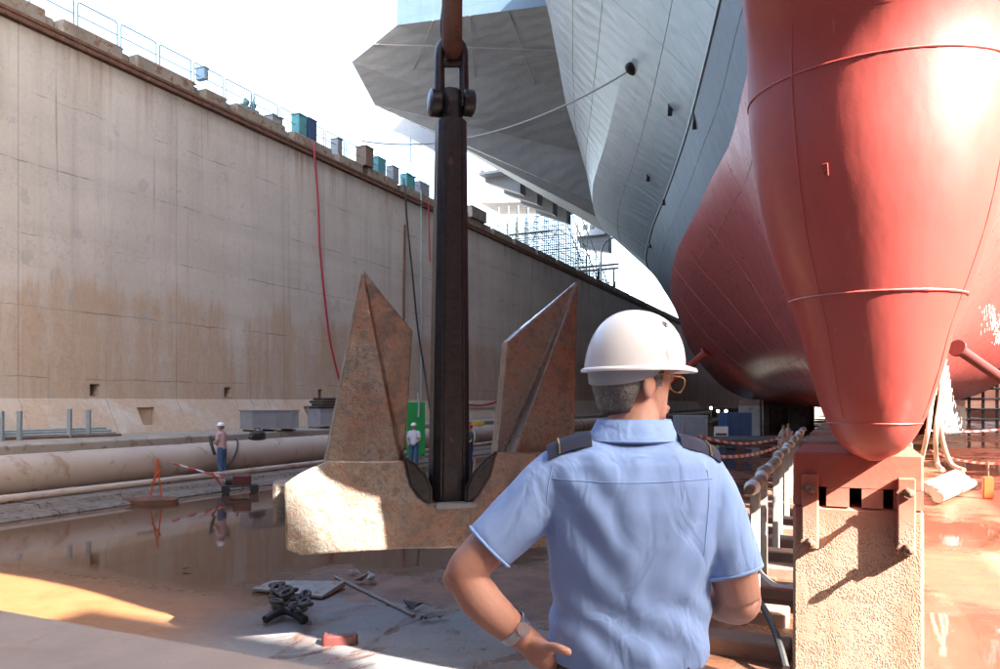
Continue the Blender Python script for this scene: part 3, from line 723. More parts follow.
# welded seams across the underside
def seg(p, q, r_=0.05): return MB().tube([p, q], r_, 5)
def mixp(p, q, t): return tuple(lerp(a, b, t)-(0.02 if k == 2 else 0) for k, (a, b) in enumerate(zip(p, q)))
for t in (0.5,):
    seg(mixp(A, D, t), mixp(B, C_, t), 0.045).build('plate_seam', 'sponson_grey', ship)
outer = [E_, F_, G_, H_]; inner_ = [i1, i2, i4, i5]
for k_ in range(3):
    for t in np.linspace(0, 1, 6)[:-1]:
        seg(mixp(outer[k_], outer[k_+1], t), mixp(inner_[k_], inner_[k_+1], t), 0.035).build('plate_seam', 'sponson_grey', ship)
for t in (0.12, 0.3, 0.5, 0.7, 0.88):
    MB().tube([mixp(inner_[k_], outer[k_], t) for k_ in range(4)], 0.035, 5).build('plate_seam', 'sponson_grey', ship)
for t in (0.25, 0.5, 0.75):
    seg(mixp(A, B, t), mixp(D, C_, t), 0.03).build('plate_seam', 'sponson_grey', ship)
for p_, q_ in ((i1, E_), (i2, F_)): seg(p_, q_, 0.04).build('plate_seam', 'sponson_grey', ship)
# open gallery slung outside the sponson, with its bracket frames
for q in range(4):
    y = 76+q*5.0
    MB().prism([(-32.4, 27.3), (-36.6, 27.3), (-36.6, 26.9), (-32.4, 25.2)], y, y+1.6, 'y').build('gallery_bracket', 'sponson_grey', ship)
MB().box((-34.5, 85, 27.45), (4.4, 21, 0.28)).build('gallery_floor', 'hull_grey', ship)
for q in range(10): MB().box((-36.65, 75.4+q*2.1, 27.9), (0.14, 0.7, 0.6)).build('gallery_stanchion', 'sponson_grey', ship)
# side lift platform further aft
MB().prism([(-47, 31.0), (-34, 30.0), (-34, 29.0), (-46.6, 30.2)], 95, 102, 'y').build('side_lift', 'sponson_grey', ship)
# landing light platform beyond the sponson
pl = at(398, 122, 69); pr = at(446, 128, 69)
MB().prism([(-38.5, 28.4), (-33.0, 28.4), (-33.0, 24.6), (-36.4, 26.6), (-38.5, 27.6)], 58.5, 63, 'y').build('outboard_platform', 'hull_grey', ship)
MB().tube([(-38.2, 59, 28.4), (-38.2, 59, 30.0)], 0.05, 6).build('mast', 'galv', ship)
MB().tube([(-35.6, 58.6, 24.0), (-35.6, 58.6, 28.8)], 0.06, 6).build('mast', 'galv', ship)
# scuppers, fairlead and chock in the shell
def on_shell(px, py):
    d = 15.0
    while d < 120:
        p = at(px, py, d)
        if p.x < CX and p.z < 30 and (CX-p.x) <= half_lin(p.y, min(max(p.z, KEEL), 30)): return p
        d += 0.05
    return at(px, py, 60)
for px, py, sx, sz in ((670, 107, .5, .62), (695, 120, .45, .6), (648, 176, .5, .5), (664, 200, .45, .5), (650, 244, .5, .5)):
    p = on_shell(px, py); o = MB().prism([(0, -sz*.62), (sx*.42, -sz*.1), (0, sz*.62), (-sx*.42, sz*.1)], -0.10, 0.10, 'y').build('scupper', 'black_rubber', ship); o.location = p+Vector((0.0, 0, 0)); o.rotation_euler = (0, R(14), R(-72))
p = on_shell(566, 87) if False else Vector((-17.6, 54.0, 24.8))
o = MB().box((0, 0, 0), (0.3, 0.8, 0.6)).build('scupper', 'black_rubber', ship, bevel=0.1); o.location = at(565, 87, 54.0)+Vector((0, 0, 0))
FL = on_shell(632, 69)
o = MB().ball((0, 0, 0), (0.3, 0.6, 0.2), 12, 8).ball((0.1, 0.15, 0.35), (0.2, 0.14, 0.36), 10, 8).build('fairlead', 'black_rubber', ship, smooth=True); o.location = FL
adopt(ship)
for o in list(ship.children):
    pass

# mooring line from the fairlead to the quay
e1 = at(362, 141, 42.0)
pts = []
for i in range(31):
    t = i/30; p = FL.lerp(e1, t); p.z -= 4*t*(1-t)*1.3; pts.append(p)
tag(MB().tube(pts, 0.045, 6).build('mooring_line', 'rope', smooth=True), 'thin mooring rope running from the hull fairlead to the quay', 'rope')

# ------------------------------------------------------------------ keel blocks under the ship
KX = 0.045
def keel_block(name, label, yf, L, front=False, w=0.98, htop=2.235):
    """concrete pier with a timber capping; front face at yf"""
    r = thing(name, label, 'keel block', (KX, yf, 0), group='keel blocks in a row under the ship')
    h = 1.85 if front else 1.78
    MB().cbox((0, L/2, h/2), (w, L, h), 0.02).build('pier', 'block_paint', r)
    if front:
        # capping course with three square lifting slots
        z0, z1 = h+0.004, h+0.14; y = 0.0
        for x0, x1 in ((-0.418, -0.265), (-0.195, -0.045), (0.035, 0.17), (0.235, 0.418)):
            MB().box(((x0+x1)/2, L/2, (z0+z1)/2), (x1-x0, L-0.004, z1-z0)).build('spacer', 'block_paint', r)
        MB().box((0, L/2+0.2, (z0+z1)/2), (0.8, L-0.5, z1-z0-0.004)).build('slot_back', 'dark_grey', r)
        MB().cbox((0, L/2, (z1+htop)/2+0.002), (w-0.004, L, htop-z1), 0.015).build('cap', 'block_paint', r)
        for x in (-0.30, 0.31):
            p_ = MB().cbox((x, -0.045, 1.82), (0.11, 0.085, 0.52), 0.008).build('clamp_post', 'block_paint', r)
            for z in (1.62, 2.0):
                b = MB().tube([(x+0.0, -0.09, z), (x+0.01, -0.19, z-0.01)], 0.018, 8).ball((x+0.01, -0.19, z-0.01), (0.035, 0.03, 0.03), 8, 6).box((x-0.02, -0.1, z-0.03), (0.09, 0.02, 0.02), 0, 0, 0.5).build('bolt', 'rusty_steel', p_, smooth=True)
    else:
        n = 4; dz = (htop-h)/n
        for i in range(n):
            MB().cbox((rnd.uniform(-.02, .02), L/2+rnd.uniform(-.02, .02), h+dz*(i+0.5)), (w-0.06+rnd.uniform(-.08, .05), L-0.05, dz-0.006), 0.01).build('cap_timber', 'timber', r)
    return r
fb = keel_block('keel_block', 'nearest keel block, rough buff concrete with clamp posts, directly under the bulb', 5.95, 1.15, True, 0.84)
proto = keel_block('keel_block', 'second keel block, timber capped, just behind the buff front block', 7.75, 1.2, False)
names = ['third', 'fourth', 'fifth', 'sixth', 'seventh', 'eighth', 'ninth', 'tenth']
for i in range(34):
    d = dup(proto, (KX, 9.95+1.95*i, 0), 0, (names[i]+' keel block back from the bow, timber capped') if i < 8 else 'far keel block in the dark row under the keel')
# bilge blocks out to the sides
bb = thing('bilge_block', 'concrete bilge block standing in the dark under the ship', 'bilge block', (-7, 62, 0), group='bilge blocks under the hull')
MB().cbox((0, 0, 1.0), (1.6, 1.2, 2.0), 0.03).build('pier', 'concrete', bb)
MB().cbox((0, 0, 2.2), (1.5, 1.1, 0.4), 0.02).build('cap_timber', 'timber', bb)
bb.scale = (1, 1, 1.15)
for i, (x, y) in enumerate([(-7.5, 70), (-8.5, 80), (-9, 92), (-9, 106), (-9, 122), (7.5, 70), (8.5, 82), (9, 96), (9, 112), (-4.5, 78), (4.5, 78), (-5, 95), (5, 95), (-6, 135), (6, 135), (-11, 140), (11, 140)]):
    dup(bb, (x, y, 0))

# transverse sleepers left of the keel blocks
sp = MB().cbox((0, 0, 0.08), (1.7, 0.40, 0.16), 0.02).build('floor_sleeper', 'pale_timber')
tag(sp, 'nearest timber sleeper on the floor beside the front keel block', 'sleeper', 'sleepers laid beside the keel blocks')
sp.location = (-1.45, 7.0, 0)
for i in range(1, 13):
    c = inst(sp, (-1.45+rnd.uniform(-.1, .1), 7.0+1.28*i, 0), rnd.uniform(-.01, .01))
    c['label'] = ['', 'second', 'third', 'fourth', 'fifth', 'sixth', 'seventh', 'eighth', 'ninth', 'tenth', 'eleventh', 'twelfth', 'thirteenth'][i]+' timber sleeper beside the keel blocks counting from the camera'

# cable line carried on short posts beside the sleepers
cl = thing('cable_line', 'lagged cable line on pale posts leading towards the ship bottom', 'cable line', (-1.15, 8, 0))
ya = 9.2
pts = [(-1.05+0.03*math.sin(i*0.9)-0.012*i, ya+i*0.5, 1.58+0.02*math.sin(i*1.7)) for i in range(44)]
MB().tube(pts, 0.055, 10).build('cable', 'pale_timber', cl, smooth=True)
for i in range(0, 43):
    a, b = Vector(pts[i]), Vector(pts[i+1]); q = a.lerp(b, 0.5); t_ = (b-a).normalized()
    MB().tube([q-t_*0.11, q-t_*0.06, q+t_*0.06, q+t_*0.11], [0.06, 0.09, 0.09, 0.06], 10).build('lagging', 'cream_hose' if i % 3 else 'white_paint', cl, smooth=True)
for i in range(1, 43, 4):
    x, y, z = pts[i]
    MB().box((x, y, z/2-0.03), (0.11, 0.11, z-0.06)).build('post', 'concrete', cl, bevel=0.015)
    MB().box((x, y, 0.02), (0.34, 0.34, 0.04)).build('foot', 'rusty_steel', cl)
adopt(cl)
hs = tag(MB().tube(catmull([at(742, 585, 9.0), at(752, 592, 8.6), at(766, 612, 8.0), at(778, 640, 7.4), (at(786, 668, 7.1))], 6), 0.035, 8).build('cable', 'black_rubber', smooth=True), 'dark cable slanting down behind the man\'s right elbow', 'cable')

# ------------------------------------------------------------------ the hanging anchor
AD = 8.0; AP = F/AD
ax = at(448, 402, AD)
AROT = YAW + R(16); ck = 1/math.cos(R(16))
anchor = thing('ship_anchor', 'big rust brown ship anchor with black shank hanging above the wet floor', 'anchor', (ax.x, ax.y, 0), AROT)
def ap(px, py, y=0.0):
    """point of the anchor's own frame (y = through its thickness) measured off the photograph"""
    al = R(16); x0 = (448-500)/F*AD; k = px-500
    x = (k*(AD+y*math.cos(al)) - F*x0 + F*y*math.sin(al))/(F*math.cos(al)-k*math.sin(al))
    return (x, y, CAMZ+(402-py)/F*(AD+x*math.sin(al)+y*math.cos(al)))
def octo(cx, cy, w, d, z, ch=0.3):
    a, b = w/2, d/2; c = w*ch
    return [(cx-a+c, cy-b, z), (cx+a-c, cy-b, z), (cx+a, cy-b+c, z), (cx+a, cy+b-c, z), (cx+a-c, cy+b, z), (cx-a+c, cy+b, z), (cx-a, cy+b-c, z), (cx-a, cy-b+c, z)]
rings = []
for py, w in ((500, 37), (470, 36.5), (380, 35), (280, 32.5), (180, 30), (122, 28)):
    x, y, z = ap(448.5+(500-py)*0.0065, py); rings.append(octo(x, y, w/AP, w/AP*1.15, z, 0.2))
MB().loft(rings).build('shank', 'black_tar', anchor, bevel=0.02)
x, _, z1 = ap(451, 126); _, _, z0 = ap(451, 90)
MB().loft([octo(x, 0, 23/AP, 20/AP, z1), octo(x, 0, 23/AP, 20/AP, lerp(z1, z0, .6)), octo(x, 0, 22/AP, 17/AP, z0)]).build('shank_head', 'black_tar', anchor, bevel=0.01)
# crown: wide block with a slot where the shank passes through
front = [(284, 484), (300, 473), (326, 461), (402, 460), (413, 467), (424, 477), (430, 490), (431, 503), (466, 503), (467, 490), (474, 474), (487, 462), (499, 452), (572, 452), (604, 470), (614, 484), (614, 549), (604, 554), (560, 548), (400, 549), (300, 556), (286, 550)]
bm = MB()
pf = [ap(a, b, -0.34) for a, b in front]; pb = [ap(lerp(a, 448, .03), lerp(b, 500, .05), 0.40) for a, b in front]
n_ = len(front)
bm.add(pf+pb, [tuple(range(n_)), tuple(range(2*n_-1, n_-1, -1))]+[(i, n_+i, n_+(i+1) % n_, (i+1) % n_) for i in range(n_)])
def cast(mb_, voxel, it, amp):
    me = remesh(mb_, voxel, it)
    for v, nn in zip(me.vertices, [v.normal.copy() for v in me.vertices]):
        c = v.co; v.co = c + nn*(amp*noise.noise(c*3.1)+amp*0.5*noise.noise(c*9.0)+amp*0.25*noise.noise(c*27.0))
    return me
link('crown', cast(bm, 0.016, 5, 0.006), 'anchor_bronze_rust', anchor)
# dark worn cheeks either side of the shank and the pin
for poly in ([(402, 455), (414, 462), (426, 473), (432, 488), (433, 506), (420, 501), (409, 486)], [(498, 449), (486, 459), (474, 471), (466, 486), (464, 506), (478, 499), (491, 476)]):
    nf = len(poly); vf = [ap(a, b, -0.375) for a, b in poly]+[ap(a, b, 0.34) for a, b in poly]
    MB().add(vf, [tuple(range(nf)), tuple(range(2*nf-1, nf-1, -1))]+[(i, nf+i, nf+(i+1) % nf, (i+1) % nf) for i in range(nf)]).build('cheek', 'black_tar', anchor, bevel=0.03, seg=3, smooth=True)
q = ap(448, 501); MB().box((q[0], -0.33, q[2]), (40/AP, 0.14, 0.055)).build('keeper_plate', 'grey_paint', anchor, bevel=0.01)
# tripping palm stub at the left end
q0 = ap(276, 500)
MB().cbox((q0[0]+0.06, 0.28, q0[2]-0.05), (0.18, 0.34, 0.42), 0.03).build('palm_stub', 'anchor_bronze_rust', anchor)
def fluke(tip, r1, r2, sh, inb, out, name='fluke', back=0.34):
    T = ap(*tip, 0.02); R1 = ap(*r1, -0.09); R2 = ap(*r2, -0.26); SH = ap(*sh, 0.05); IN = ap(*inb, 0.06); OUT = ap(*out, -0.10)
    def bk(p, k=0.97, y=back): return (p[0]*1.0, y, p[2])
    tb = (T[0], 0.14, T[2]-0.02)
    bR1 = (R1[0], back, R1[2]); bSH = (SH[0]*0.99, 0.26, SH[2]); bIN = (IN[0], back, IN[2]); bOUT = (OUT[0], back-0.06, OUT[2])
    v = [T, R1, R2, SH, IN, OUT, tb, bR1, bSH, bIN, bOUT]
    f = [(0, 5, 2), (0, 2, 4), (0, 4, 3), (0, 3, 8, 6), (3, 4, 9, 8), (0, 6, 10, 5), (6, 8, 7), (8, 9, 7), (7, 9, 10), (6, 7, 10), (5, 10, 9, 4, 2)]
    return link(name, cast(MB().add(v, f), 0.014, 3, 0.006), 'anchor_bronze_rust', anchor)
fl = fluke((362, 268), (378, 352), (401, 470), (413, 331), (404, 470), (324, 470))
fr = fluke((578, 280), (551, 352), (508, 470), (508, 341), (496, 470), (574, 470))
# worn raised founder's marks down the outer edge of the left fluke (too worn to read)
mk = MB()
fT, fO, fR = Vector(ap(362, 268, 0.02)), Vector(ap(324, 470, -0.10)), Vector(ap(401, 470, -0.26))
fn = (fO-fT).cross(fR-fT).normalized(); fn = fn if fn.y < 0 else -fn
for i in range(8):
    t = lerp(0.42, 0.72, i/7); e0 = fT.lerp(fO, t); e1 = fT.lerp(fR, t); q = e0.lerp(e1, 0.13)+fn*0.004
    dd = (e1-e0).normalized(); u2 = (fO-fT).normalized()
    mk.tube([q-dd*0.022, q+dd*0.022], 0.007, 5)
    if i % 2: mk.tube([q-dd*0.02, q-dd*0.02+u2*0.035, q+dd*0.015+u2*0.03], 0.007, 5)
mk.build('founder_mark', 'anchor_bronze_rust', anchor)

# shackle and chain link above the shank
sh = thing('anchor_shackle', 'dark steel D shackle joining the anchor shank to the chain', 'shackle', (ax.x, ax.y, 0), AROT)
pts = [ap(439.5, 108), ap(439.5, 62)] + [ap(451.5-12*math.cos(math.pi*i/10), 56-17*math.sin(math.pi*i/10)) for i in range(11)] + [ap(463.5, 62), ap(463.5, 108)]
MB().tube(pts, [0.062]+[0.052]*(len(pts)-2)+[0.062], 14).build('bow', 'black_tar', sh, smooth=True, angle=60)
for px in (434.5, 468.5):
    q = ap(px, 103); q2 = ap(px+(-1 if px < 450 else 1)*1.0, 103)
    s = -1 if px < 450 else 1
    MB().tube([(q[0]-s*0.07, 0, q[2]), (q[0]-s*0.06, 0, q[2]), (q[0]+s*0.04, 0, q[2]), (q[0]+s*0.06, 0, q[2])], [0.125, 0.14, 0.14, 0.11], 18).build('lug', 'black_tar', sh, smooth=True)
q0, q1 = ap(440, 64), ap(463, 64); MB().tube([q0, q1], 0.038, 12).build('stay_bar', 'black_tar', sh, smooth=True)
def chain_link(name, label, zc, hh, ww, rad, rot, mat):
    r = thing(name, label, 'chain link', (ax.x, ax.y, 0), AROT+rot)
    xo = ap(452, 0)[0]
    pts = []
    for i in range(40):
        a = 2*math.pi*i/40; c, s_ = math.cos(a), math.sin(a)
        pts.append((math.copysign(abs(c)**0.8, c)*ww, 0, zc + math.copysign(abs(s_)**0.75, s_)*hh))
    MB().tube(pts, rad, 12, closed=True).build('ring', mat, r, smooth=True)
    MB().tube([(-ww, 0, zc), (ww, 0, zc)], rad*0.75, 10).build('stud', mat, r, smooth=True)
    c = Matrix.Rotation(AROT, 3, 'Z') @ Vector((xo, 0, 0)); r.location = (ax.x+c.x, ax.y+c.y, 0)
    return r
zt = ap(452, 41)[2]
chain_link('chain_link', 'rusty stud link threaded through the shackle at the top', zt-0.10+0.42, 0.42, 0.2, 0.105, R(78), 'rusty_steel')
chain_link('chain_link', 'next chain link up, above the rusty stud link', zt+1.12-0.04, 0.40, 0.2, 0.10, R(-6), 'black_tar')
for i in range(2, 14):
    chain_link('chain_link', 'chain link leading up out of view to the hull', zt+1.08+0.62*(i-1), 0.40, 0.2, 0.10, R(78 if i % 2 == 0 else -6), 'black_tar')['group'] = 'chain links above the frame'
tag(MB().tube(catmull([ap_ for ap_ in [at(446, -14, AD-0.1), at(444, 5, AD-0.12), at(442, 25, AD-0.12), at(443, 38, AD-0.1)]], 5), 0.022, 8).build('wire_strop', 'black_rubber', smooth=True), 'thin black wire strop beside the rusty chain link', 'wire')

# ------------------------------------------------------------------ quay edge: railings and cabinets
QX = -24.86; CZ = 15.84
rl = thing('quay_railing', 'hoop railing on the coping', 'railing', (QX, 17.4, CZ), 0, 'hoop railings along the quay edge')
hoop = [(0, -0.8, 0), (0, -0.8, 0.86)] + [(0, -0.8+0.08*(1-math.cos(a)), 0.86+0.08*math.sin(a)) for a in (0.5, 1.0, 1.57)] + [(0, 0.8-0.08*(1-math.cos(a)), 0.86+0.08*math.sin(a)) for a in (1.57, 1.0, 0.5)] + [(0, 0.8, 0.86), (0, 0.8, 0)]
MB().tube(hoop, 0.026, 8).build('hoop', 'rail_teal', rl, smooth=True, angle=60)
MB().tube([(0, -0.8, 0.46), (0, 0.8, 0.46)], 0.022, 8).build('mid_rail', 'rail_teal', rl, smooth=True)
for s in (-0.8, 0.8): MB().box((0, s, 0.02), (0.14, 0.14, 0.04)).build('base_plate', 'rusty_steel', rl)
ordn = ['first', 'second', 'third', 'fourth', 'fifth', 'sixth', 'seventh', 'eighth', 'ninth', 'tenth', 'eleventh', 'twelfth', 'thirteenth', 'fourteenth', 'fifteenth', 'sixteenth', 'seventeenth']
rl['label'] = 'first hoop railing on the coping counting from the upper left'
for i in range(1, 15):
    dup(rl, (QX, 17.4+1.76*i, CZ), 0, ordn[i]+' hoop railing on the coping counting from the upper left')
def quay_at(px): # Y of the coping at a photo column
    th = math.atan((px-500)/F)-YAW
    return QX/math.tan(th)
def cabinet(name, label, px, w, h, mat, dx=-0.35, door=True, d=0.5, cat='cabinet'):
    w *= 0.8; h *= 0.85
    r = thing(name, label, cat, (QX+dx, quay_at(px), CZ-0.02))
    MB().cbox((0, 0, h/2), (d, w, h), 0.02).build('body', mat, r)
    if door:
        MB().box((d/2+0.006, 0, h*0.5), (0.012, w*0.84, h*0.84)).build('door', mat, r, bevel=0.004)
        MB().box((d/2+0.02, w*0.3, h*0.5), (0.02, 0.03, 0.12)).build('handle', 'dark_grey', r)
    MB().box((0, 0, h+0.015), (d+0.06, w+0.06, 0.03)).build('lid', mat, r)
    return r
def valve(label, px, mat='rail_teal'):
    r = thing('quay_valve', label, 'valve', (QX-0.3, quay_at(px), CZ))
    MB().tube([(0, 0, 0), (0, 0, 0.5)], 0.09, 10).ball((0, 0, 0.5), 0.16, 10, 8).build('body', mat, r, smooth=True)
    MB().tube([(0.0, 0.16*math.cos(a), 0.82+0.16*math.sin(a)) for a in np.linspace(0, 6.28, 16, endpoint=False)], 0.018, 6, closed=True).tube([(0, 0, 0.5), (0, 0, 0.82)], 0.02, 6).build('hand_wheel', mat, r, smooth=True)
    MB().tube([(0, -0.35, 0.3), (0, 0.35, 0.3)], 0.07, 10).build('branch', mat, r, smooth=True)
valve('teal valve with hand wheel on the quay left of the blue cabinets', 251)
valve('second teal valve with hand wheel, nearest the blue cabinets', 258)
b = cabinet('junction_box', 'small blue box hung on the hoop railing at upper left', 201, 0.3, 0.55, 'pale_blue_paint', 0.05, cat='box'); b.location.z += 0.35
cabinet('bollard_housing', 'low grey housing on the coping left of the teal cabinet', 277, 0.9, 0.45, 'grey_paint', -0.2, False, cat='housing')
cabinet('electric_cabinet', 'teal electrical cabinet on the quay edge', 299, 0.75, 1.15, 'teal_paint', 0.0)
cabinet('electric_cabinet', 'dark blue electrical cabinet just right of the teal one', 309, 0.8, 1.2, 'blue_paint', 0.0)
cabinet('electric_cabinet', 'narrow grey cabinet on the quay behind the railing', 338, 0.5, 0.95, 'grey_paint', -0.1)
cabinet('capstan_post', 'squat brown timber post on the quay edge near the mooring rope', 364, 0.95, 1.25, 'brown_wood', 0.05, False, 0.7, cat='post')
cabinet('electric_cabinet', 'pale teal cabinet on the quay left of the anchor shank', 380, 1.0, 1.1, 'teal_paint', -0.1)
cabinet('electric_cabinet', 'grey cabinet between pale teal cabinet and anchor shank', 394, 0.8, 1.0, 'grey_paint', -0.1)
cabinet('electric_cabinet', 'teal box closest to the anchor shank on the quay', 409, 1.2, 0.95, 'teal_paint', -0.1)
cabinet('electric_cabinet', 'grey box partly hidden by the anchor shank on the quay', 423, 1.5, 0.9, 'grey_paint', -0.1)
cabinet('quay_kerb_box', 'brown concrete box on the quay right of the anchor shank', 474, 3.0, 0.9, 'coping_concrete', 0.0, False, 0.9, cat='box')

# hoses hanging down the wall
def hang(name, label, pts, rad, mat, cat='hose'):
    o = MB().tube(catmull(pts, 6), rad, 8).build(name, mat, smooth=True); return tag(o, label, cat)
def wallp(px, py, off=0.12):
    th = math.atan((px-500)/F)-YAW; x = WALLX+off; y = x/math.tan(th)
    d = -x*math.sin(YAW)+y*math.cos(YAW)
    return Vector((x, y, CAMZ+(402-py)/F*d))
hang('red_hose', 'red hose hanging down the concrete wall left of the anchor', [wallp(313, 143, -0.1), wallp(314, 150, 0.2), wallp(318, 200, 0.2), wallp(320, 250, 0.2), wallp(325, 300, 0.2), wallp(330, 340, 0.22), wallp(340, 382, 0.4), wallp(352, 420, 0.9)], 0.055, 'red_rubber')
hang('black_hose', 'black hose hanging down the wall just left of the shank', [wallp(403, 180, -0.1), wallp(405, 190, 0.25), wallp(407, 220, 0.25), wallp(412, 270, 0.25), wallp(418, 330, 0.25), wallp(424, 368, 0.3), wallp(430, 410, 0.8)], 0.06, 'black_rubber')
hang('wall_conduit', 'thin grey conduit fixed upright to the wall beside the shank', [wallp(421, 190, 0.1), wallp(421, 260, 0.1), wallp(421, 400, 0.1)], 0.05, 'galv', 'conduit')
hang('red_hose', 'red hose sagging along the wall between shank and right fluke', [wallp(455, 402, 0.5), wallp(470, 405, 0.4), wallp(485, 405, 0.4), wallp(500, 400, 0.4), wallp(530, 385, 0.4)], 0.07, 'red_rubber')
hang('red_hose', 'short red hose hanging from the coping close to the shank', [wallp(428, 200, 0.2), wallp(429, 225, 0.2), wallp(430, 262, 0.2)], 0.05, 'red_rubber')
# dark drain slot pipe on the wall
hang('drain_slot', 'dark vertical down pipe set on the wall left of the shank', [wallp(405, 225, 0.08), wallp(404, 300, 0.08), wallp(404, 400, 0.08)], 0.07, 'rusty_steel', 'pipe')

# ------------------------------------------------------------------ quay background
def scaffold():
    r = thing('scaffold_tower', 'pale scaffold of thin tubes on the quay under the ship\'s side lift', 'scaffold', (-38, 96, 15.2))
    xs_ = np.linspace(-46, -29, 13); ys_ = np.linspace(94, 106, 5); zs_ = np.arange(15.2, 28.5, 2.0)
    hmax = {}
    for i, x in enumerate(xs_):
        for j, y in enumerate(ys_):
            top_ = 29.0 - max(0, i-7)*2.3
            MB().tube([(x, y, 15.2), (x, y, top_)], 0.07, 5).build('standard', 'scaffold_tube', r); hmax[i] = top_
    for z in zs_[1:]:
        lm = MB()
        for j, y in enumerate(ys_):
            k_ = max(i for i in range(13) if hmax[i] >= z); lm.tube([(xs_[0], y, z), (xs_[k_], y, z)], 0.06, 5); lm.tube([(xs_[0], y, z-1), (xs_[k_], y, z-1)], 0.045, 4)
        for i, x in enumerate(xs_):
            if hmax[i] >= z: lm.tube([(x, ys_[0], z), (x, ys_[-1], z)], 0.045, 5)
        lm.build('ledger', 'scaffold_tube', r)
        if int(z) % 4 == 1:
            MB().box(((xs_[0]+xs_[7])/2, ys_[0]+0.7, z+0.05), (xs_[7]-xs_[0], 1.2, 0.06)).build('deck_board', 'brown_wood', r)
    bmx = MB()
    for i in range(0, 12):
        for z in zs_[:-1]:
            if hmax[i+1] >= z+2 and (i+int(z)) % 2 == 0: bmx.tube([(xs_[i], ys_[0]-0.06, z), (xs_[i+1], ys_[0]-0.06, z+2)], 0.05, 4)
    bmx.build('brace', 'scaffold_tube', r)
    # raking props towards the ship
    for k_ in range(3): MB().tube([(-30+k_*0.7, 97+2*k_, 15.2), (-36+k_*0.7, 99+2*k_, 29.0)], 0.07, 6).build('raker', 'scaffold_tube', r)
    adopt(r)
scaffold()
# upper gantry of scaffold tubes carrying the lift edge
# small wheelhouse like cabin behind the sponson
cb = thing('control_cabin', 'small pale cabin with three dark windows hung under the far deck', 'cabin', (0, 0, 0))
c = at(595, 231, 118); cb.location = (c.x, c.y, c.z)
MB().prism([(-2.6, -1.0), (2.0, -1.0), (2.6, 0.6), (2.2, 1.4), (-2.6, 1.4)], -1.6, 1.6, 'y').build('shell', 'hull_grey', cb, bevel=0.05)
for k_ in range(3): MB().box((-1.0+k_*1.1, -1.62, 0.35), (0.75, 0.06, 0.75)).build('window', 'dark_glass', cb, bevel=0.02)
MB().prism([(-2.0, -2.6), (2.4, -3.6), (2.4, -1.0), (-2.6, -1.0)], -0.9, 0.9, 'y').build('bracket', 'sponson_grey', cb)
MB().box((2.4, 0, 3.2), (3.4, 3.2, 3.6)).build('hanger', 'hull_grey', cb)
# street lamp style floodlight post
lp = thing('lamp_post', 'curved grey lamp post on the quay beside the ship\'s side', 'lamp post', (0, 0, 0))
c0 = at(601, 280, 88); c0.z = 17.2
MB().tube(catmull([c0+Vector((0, 0, -2)), at(601, 262, 88), at(602, 249, 88), at(606, 242, 88), at(612, 238, 88)], 5), 0.11, 8).build('post', 'galv', lp, smooth=True)
c = at(614, 238, 88); MB().cbox(c, (0.8, 0.35, 0.18), 0.03).build('lamp_head', 'grey_paint', lp); adopt(lp)
# long white guard beams beside the lamp post
for py, lab in ((266, 'upper pale horizontal pipe on the quay crossing behind the lamp post'), (270, 'lower pale horizontal pipe on the quay crossing behind the lamp post')):
    r = thing('quay_pipe', lab, 'pipe', tuple(at(600, py, 98)))
    MB().tube([at(577, py+2, 92), at(618, py-2, 105)], 0.16, 10).build('pipe_length', 'white_paint', r, smooth=True)
    for px in (580, 598, 614):
        c = at(px, py, 92+13*(px-577)/41); MB().box((c.x, c.y, (c.z+15.2)/2-0.1), (0.2, 0.2, c.z-15.4)).build('stand', 'galv', r)
    adopt(r)

# ------------------------------------------------------------------ things on the ledge and along the pipe
def crate(name, label, px0, px1, y_top, y_bot, d, mat, cat='crate', ribs=True, depth=1.2):
    a = at(px0, y_bot, d); b_ = at(px1, y_bot, d); z1 = at(px0, y_top, d).z
    w = (b_-a).length; c = (a+b_)/2
    r = thing(name, label, cat, (c.x, c.y, 1.455), YAW+R(40))
    h = z1-1.455
    MB().cbox((0, 0, h/2+0.05), (w*0.92, depth, h-0.1), 0.02).build('body', mat, r)
    MB().box((0, 0, h-0.02), (w*0.95, depth+0.06, 0.05)).build('lid', mat, r)
    for x in (-w*0.38, 0, w*0.38): MB().box((x, 0, 0.03), (0.12, depth*0.96, 0.06)).build('skid', 'brown_wood', r)
    if ribs:
        for x in (-w*0.3, 0, w*0.3): MB().box((x, -depth/2-0.012, h*0.5), (0.06, 0.022, h*0.82)).build('batten', mat, r)
    return r
crate('metal_crate', 'long grey metal crate on the ledge above the pipe', 243, 296, 410, 431, 30.2, 'grey_paint')
crate('metal_crate', 'grey crate on the ledge behind the left fluke', 312, 336, 409, 428, 33.5, 'grey_paint', ribs=False)
r = thing('hose_stack', 'pile of black flattened hoses on top of the crate behind the fluke', 'hoses', tuple(at(324, 409, 33.5)), YAW+R(40))
for k_ in range(4): MB().box((0.1*(k_ % 2), 0.05*(k_ % 3), 0.07+0.12*k_), (1.0-0.1*k_, 1.0, 0.11), 0.1*k_).build('hose_coil', 'black_rubber', r, bevel=0.04)
